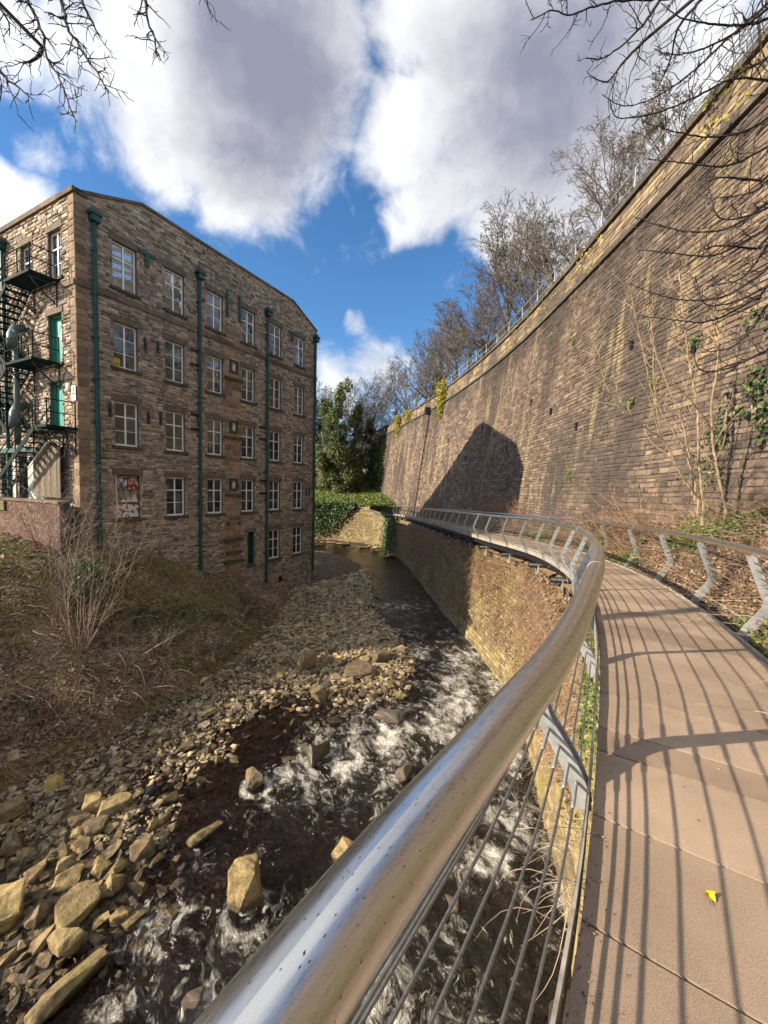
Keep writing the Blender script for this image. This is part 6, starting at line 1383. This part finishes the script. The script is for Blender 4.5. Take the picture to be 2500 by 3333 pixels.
for k_, (a_, b_, h_) in enumerate([(-9.6, 12.0, 1.0), (-8.9, 13.0, .9), (-11.6, 11.2, 1.1), (-7.6, 17.6, 1.0), (-7.2, 20.5, .9), (-9.0, 21.0, .8), (-10.4, 17.4, .9), (-12.4, 14.6, 1.2), (-7.4, 23.8, .8), (-10.2, 10.6, .8)]):
    shrub(['tangle of brown stems low on the left bank', 'brown stem tangle below the tall shrub', 'low thicket at the left picture edge', 'bramble tangle on the slope below the mound', 'bramble tangle at the toe near mid bank', 'dry stems on the mound by the second drainpipe', 'brown twigs on the crest of the mound', 'bramble thicket left of the ivy clump', 'bramble by the green mill door', 'brown twigs hanging over the bank toe at left'][k_], gpt(a_, b_), 16, h_, (.3, -.15), MT['twig'] if k_ % 2 else MT['twigpale'], .0075, 60 + k_)
shrub('thin bare shrub at the left edge of the bank', gpt(-13.2, 12.2), 8, 2.6, (.1, 0), MT['twigpale'], .013, 7)
shrub('low tangle of dry stems below the grass mound', gpt(-8.6, 15.4), 14, 1.6, (.25, -.1), MT['twigpale'], .010, 9)
ic = gpt(-11.3, 15.3); n = 1700; q = rgb_.normal(size=(n, 3)); q /= np.linalg.norm(q, axis=1)[:, None]; q *= (rgb_.random((n, 1)) ** .35) * (1 + .4 * fbm(q * 2, 2, 3)[:, None])
leaf_stuff('ivy_clump', np.array(ic) + np.array([0, 0, .95]) + q * np.array([.75, .7, .75]), .10, MT['ivy'], 'round dark green ivy clump behind the bare shrub', 'ivy', (0, 0, .3), 1.0, 'thing', seed=13)

# ------------------------------------------------------------------ embankment and wall foot on the right
n = 60000; s_ = 5 + 32 * rgb_.random(n) ** 1.6; P = emb_at(s_, rgb_.random(n)); P[:, 2] += rgb_.uniform(0, .16, n)
leaf_stuff('embankment_litter', P, .062, MT['litterdark'], 'brown dead leaves covering the slope right of the walkway', 'leaf litter', spread=1.0, seed=21)
n = 90000; s_ = 5 + 28 * rgb_.random(n) ** 1.6; P = emb_at(s_, rgb_.random(n)); P[:, 2] += rgb_.uniform(.02, .34, n); P = P[fbm(P * .9, 3, 77) > .00]
leaf_stuff('embankment_ivy', P, .066, MT['ivylight'], 'low green ivy and bramble leaves on the slope beside the railing', 'ivy', spread=.9, seed=22)
n = 6500; s_ = 4 + 44 * rgb_.random(n) ** 1.3; P = emb_at(s_, .10 + .90 * rgb_.random(n) ** .7); V, F = canes(P, np.stack([rgb_.normal(-.3, .8, n), rgb_.normal(0, .8, n), rgb_.uniform(.3, 1.3, n)], 1), rgb_.uniform(.4, 1.5, n), rgb_, rgb_.uniform(.003, .008, n), .35)
bt = mk('bramble_canes', V, F, MT['twig']); tag(bt, 'reddish bramble canes tangled along the foot of the high wall', 'brambles', kind='stuff')
n = 2600; s_ = 4 + 38 * rgb_.random(n) ** 1.4; P = emb_at(s_, .08 + .92 * rgb_.random(n)); V, F = canes(P, np.stack([rgb_.normal(-.2, .9, n), rgb_.normal(0, .9, n), rgb_.uniform(.2, .9, n)], 1), rgb_.uniform(.5, 1.8, n), rgb_, rgb_.uniform(.003, .006, n), .4)
bt = mk('dry_stems', V, F, MT['twigpale']); tag(bt, 'pale dry grass stems among the brambles on the right slope', 'dry stems', kind='stuff')
n = 3800; sw = rgb_.uniform(wallc.s_at_y(9), wallc.s_at_y(48), n); cl = np.clip(fbm(np.stack([sw * .3, 0 * sw, 0 * sw], 1), 2, 8) + .7, .1, 1.3); zb = deck_z(wallc.at(sw)[0][:, 1]) + rgb_.random(n) * 1.2 * cl; P = wpos3(sw, zb, rgb_.uniform(.05, .5, n)); V, F = canes(P, np.stack([rgb_.normal(-.25, .45, n), rgb_.normal(0, .8, n), rgb_.uniform(.3, 1.2, n)], 1), rgb_.uniform(.4, 1.5, n) * cl, rgb_, rgb_.uniform(.004, .009, n), .3)
bt = mk('wall_foot_brambles', V, F, MT['twig']); tag(bt, 'dead bramble thicket climbing the foot of the high wall behind the railing', 'brambles', kind='stuff')
n = 5200; sw = wallc.s_at_y(7.0) + rgb_.normal(0, 1.6, n); z = .8 + np.abs(rgb_.normal(0, 2.2, n)); nzv = fbm(np.stack([sw * 1.1, z * .5, 0 * z], 1), 3, 79); ok = nzv > .0 + .05 * z
leaf_stuff('climbing_ivy', wpos3(sw[ok], z[ok], rgb_.uniform(.05, .25, ok.sum())), .13, MT['ivy'], 'dark ivy climbing the high wall at the right picture edge', 'ivy', (-1, 0, .3), .6, seed=23)
for k, (yy, z, w_) in enumerate([(13.5, 4.6, .12), (11.0, 5.6, .15), (12.4, 5.0, .12), (19.0, 8.6, .15), (22, 9.8, .15), (9.6, 2.2, .25), (17.0, 2.4, .2)]):
    n = 90; s_ = wallc.s_at_y(yy) + rgb_.normal(0, w_, n); leaf_stuff('wall_fern', wpos3(s_, z + rgb_.normal(0, w_, n), rgb_.uniform(.04, .2, n)), .075, MT['ivylight'], None, None, (-1, 0, .5), .8, 'stuff', seed=30 + k)
    tag(bpy.context.scene.objects[-1] if False else COL.objects[-1], ['small green tuft on the wall behind the sapling tips', 'green tuft high between the sapling stems', 'middle green tuft of three by the sapling', 'green sprig on the upper wall below the railing', 'green sprig on the wall under the string course', 'leafy weed at the wall foot left of the sapling', 'green sprig low on the wall right of the mill shadow'][k], 'plant', 'green tufts rooted in the wall')
n = 420; s_ = rgb_.uniform(wallc.s_at_y(9), wallc.s_at_y(30), n); cl = fbm(np.stack([s_ * .6, 0 * s_, 0 * s_], 1), 3, 3); ok = cl > .05; leaf_stuff('parapet_growth', wpos3(s_[ok], rgb_.uniform(11.3, 13.2, ok.sum()), rgb_.uniform(.1, .3, ok.sum())), .13, MT['yellow'], 'yellow-green sprigs along the parapet of the high wall', 'ivy', (-1, 0, .5), .8, seed=41)

# ------------------------------------------------------------------ dead growth on the river wall, weeds below the deck edge
n = 11000; y_ = 8.5 + 40 * rgb_.random(n) ** 1.2; s_ = np.interp(y_, foot.P[:, 1], foot.s); f = rgb_.random(n) ** 1.3; zt = rtop(s_); z = zt - f * 4.2 * (.5 + .5 * np.clip(fbm(np.stack([s_ * .35, 0 * s_, 0 * s_], 1), 2, 5) + .6, 0, 1)); P = rpos3(s_, z, np.full(n, .03)); p2, t2, n2_ = foot.at(s_)
D = np.stack([n2_[:, 0] * .5 + rgb_.normal(0, .6, n), n2_[:, 1] * .5 + rgb_.normal(0, .6, n), rgb_.normal(-.1, .6, n)], 1); V, F = canes(P, D, rgb_.uniform(.25, .9, n), rgb_, rgb_.uniform(.004, .008, n), .6)
bt = mk('hanging_brambles', V, F, MT['twig']); tag(bt, 'brown dead brambles hanging down the river wall under the walkway', 'brambles', kind='stuff')
n = 18000; y_ = 8 + 40 * rgb_.random(n) ** 1.2; s_ = np.interp(y_, foot.P[:, 1], foot.s); z = rtop(s_) + .1 - rgb_.random(n) ** 1.4 * 4.2; P = rpos3(s_, z, rgb_.uniform(.03, .25, n)); P = P[fbm(P * .7, 3, 81) > -.1]
leaf_stuff('river_wall_litter', P, .085, MT['litterdark'], 'withered leaves caught in the brambles on the river wall', 'leaf litter', (-1, 0, .4), .9, seed=43)
n = 9000; y_ = rgb_.uniform(8, 50, n); s_ = np.interp(y_, foot.P[:, 1], foot.s); z = rtop(s_) - rgb_.random(n) * 4.5; P = rpos3(s_, z, rgb_.uniform(.03, .2, n)); P = P[fbm(P * .6 + 5, 3, 83) > .2]
leaf_stuff('river_wall_moss', P, .12, MT['moss'], 'yellow-green moss and grass patches on the river wall', 'moss', (-1, 0, .5), .8, seed=44)
n = 5200; s_ = np.interp(rgb_.uniform(3.4, 7.6, n), deckL.P[:, 1], deckL.s); p, tt, nn_ = deckL.at(s_); o3 = rgb_.uniform(-.5, .12, n); P = np.concatenate([p + nn_ * o3[:, None], (-1.05 + rgb_.random(n) * .55)[:, None]], 1); P = P[fbm(P * 1.3, 2, 85) > -.2]
leaf_stuff('deck_edge_weeds', P, .05, MT['ivylight'], 'bright green weeds growing below the near deck edge', 'weeds', spread=1.0, seed=45)
n = 500; s_ = np.interp(rgb_.uniform(2.4, 8, n), deckL.P[:, 1], deckL.s); p, tt, nn_ = deckL.at(s_); P = np.concatenate([p + nn_ * rgb_.uniform(-.4, .15, n)[:, None], np.full((n, 1), -1.1)], 1); V, F = canes(P, np.stack([rgb_.normal(-.5, .5, n), rgb_.normal(0, .5, n), rgb_.uniform(.2, 1, n)], 1), rgb_.uniform(.2, .7, n), rgb_, .004, .7)
bt = mk('deck_edge_grass', V, F, MT['twigpale']); tag(bt, 'dry straw-coloured grass hanging below the near deck edge', 'grass', kind='stuff')
shrub('thin bare twigs rising in front of the river wall at the railing bend', tuple(rpos3(np.array([foot.s_at_y(10.2)]), np.array([-2.6]), np.array([.15]))[0]), 5, 2.6, (-.15, .1), MT['twigpale'], .012, 12, 'bare shrubs at the river wall')
# ------------------------------------------------------------------ on the deck
lf_ = thing('fallen_leaf', 'single bright yellow leaf lying on the walkway', 'leaf', (1.417, 1.614, .005)); a = np.linspace(0, 6.283, 15)[:-1]; rr = .026 * (1 + .28 * np.cos(5 * a) + .1 * np.sin(3 * a)); V = np.stack([1.417 + rr * np.cos(a), 1.614 + rr * np.sin(a) * .8, .012 + .008 * np.cos(2 * a)], 1); V = np.concatenate([V, [[1.417, 1.614, .006]]]); mk('blade', V, np.array([[i, (i + 1) % 14, 14] for i in range(14)]), m_plain('yellow_leaf', (.72, .42, .01), .5, var=.15, scale=40), lf_)
MB().tube([(1.407, 1.60, .006), (1.387, 1.57, .012)], .0016, 4).build('stalk', MT['bark'], lf_)
n = 700; s_ = np.interp(1.0 + 11 * rgb_.random(n) ** 1.5, deckL.P[:, 1], deckL.s); o3 = np.where(rgb_.random(n) < .75, np.abs(rgb_.normal(.05, .05, n)), rgb_.uniform(.05, 1.6, n)); P = dpos(s_, o3, .006); leaf_stuff('deck_debris', P, .012, MT['litterdark'], 'small brown leaf crumbs along the deck edge', 'debris', spread=.5, seed=47)
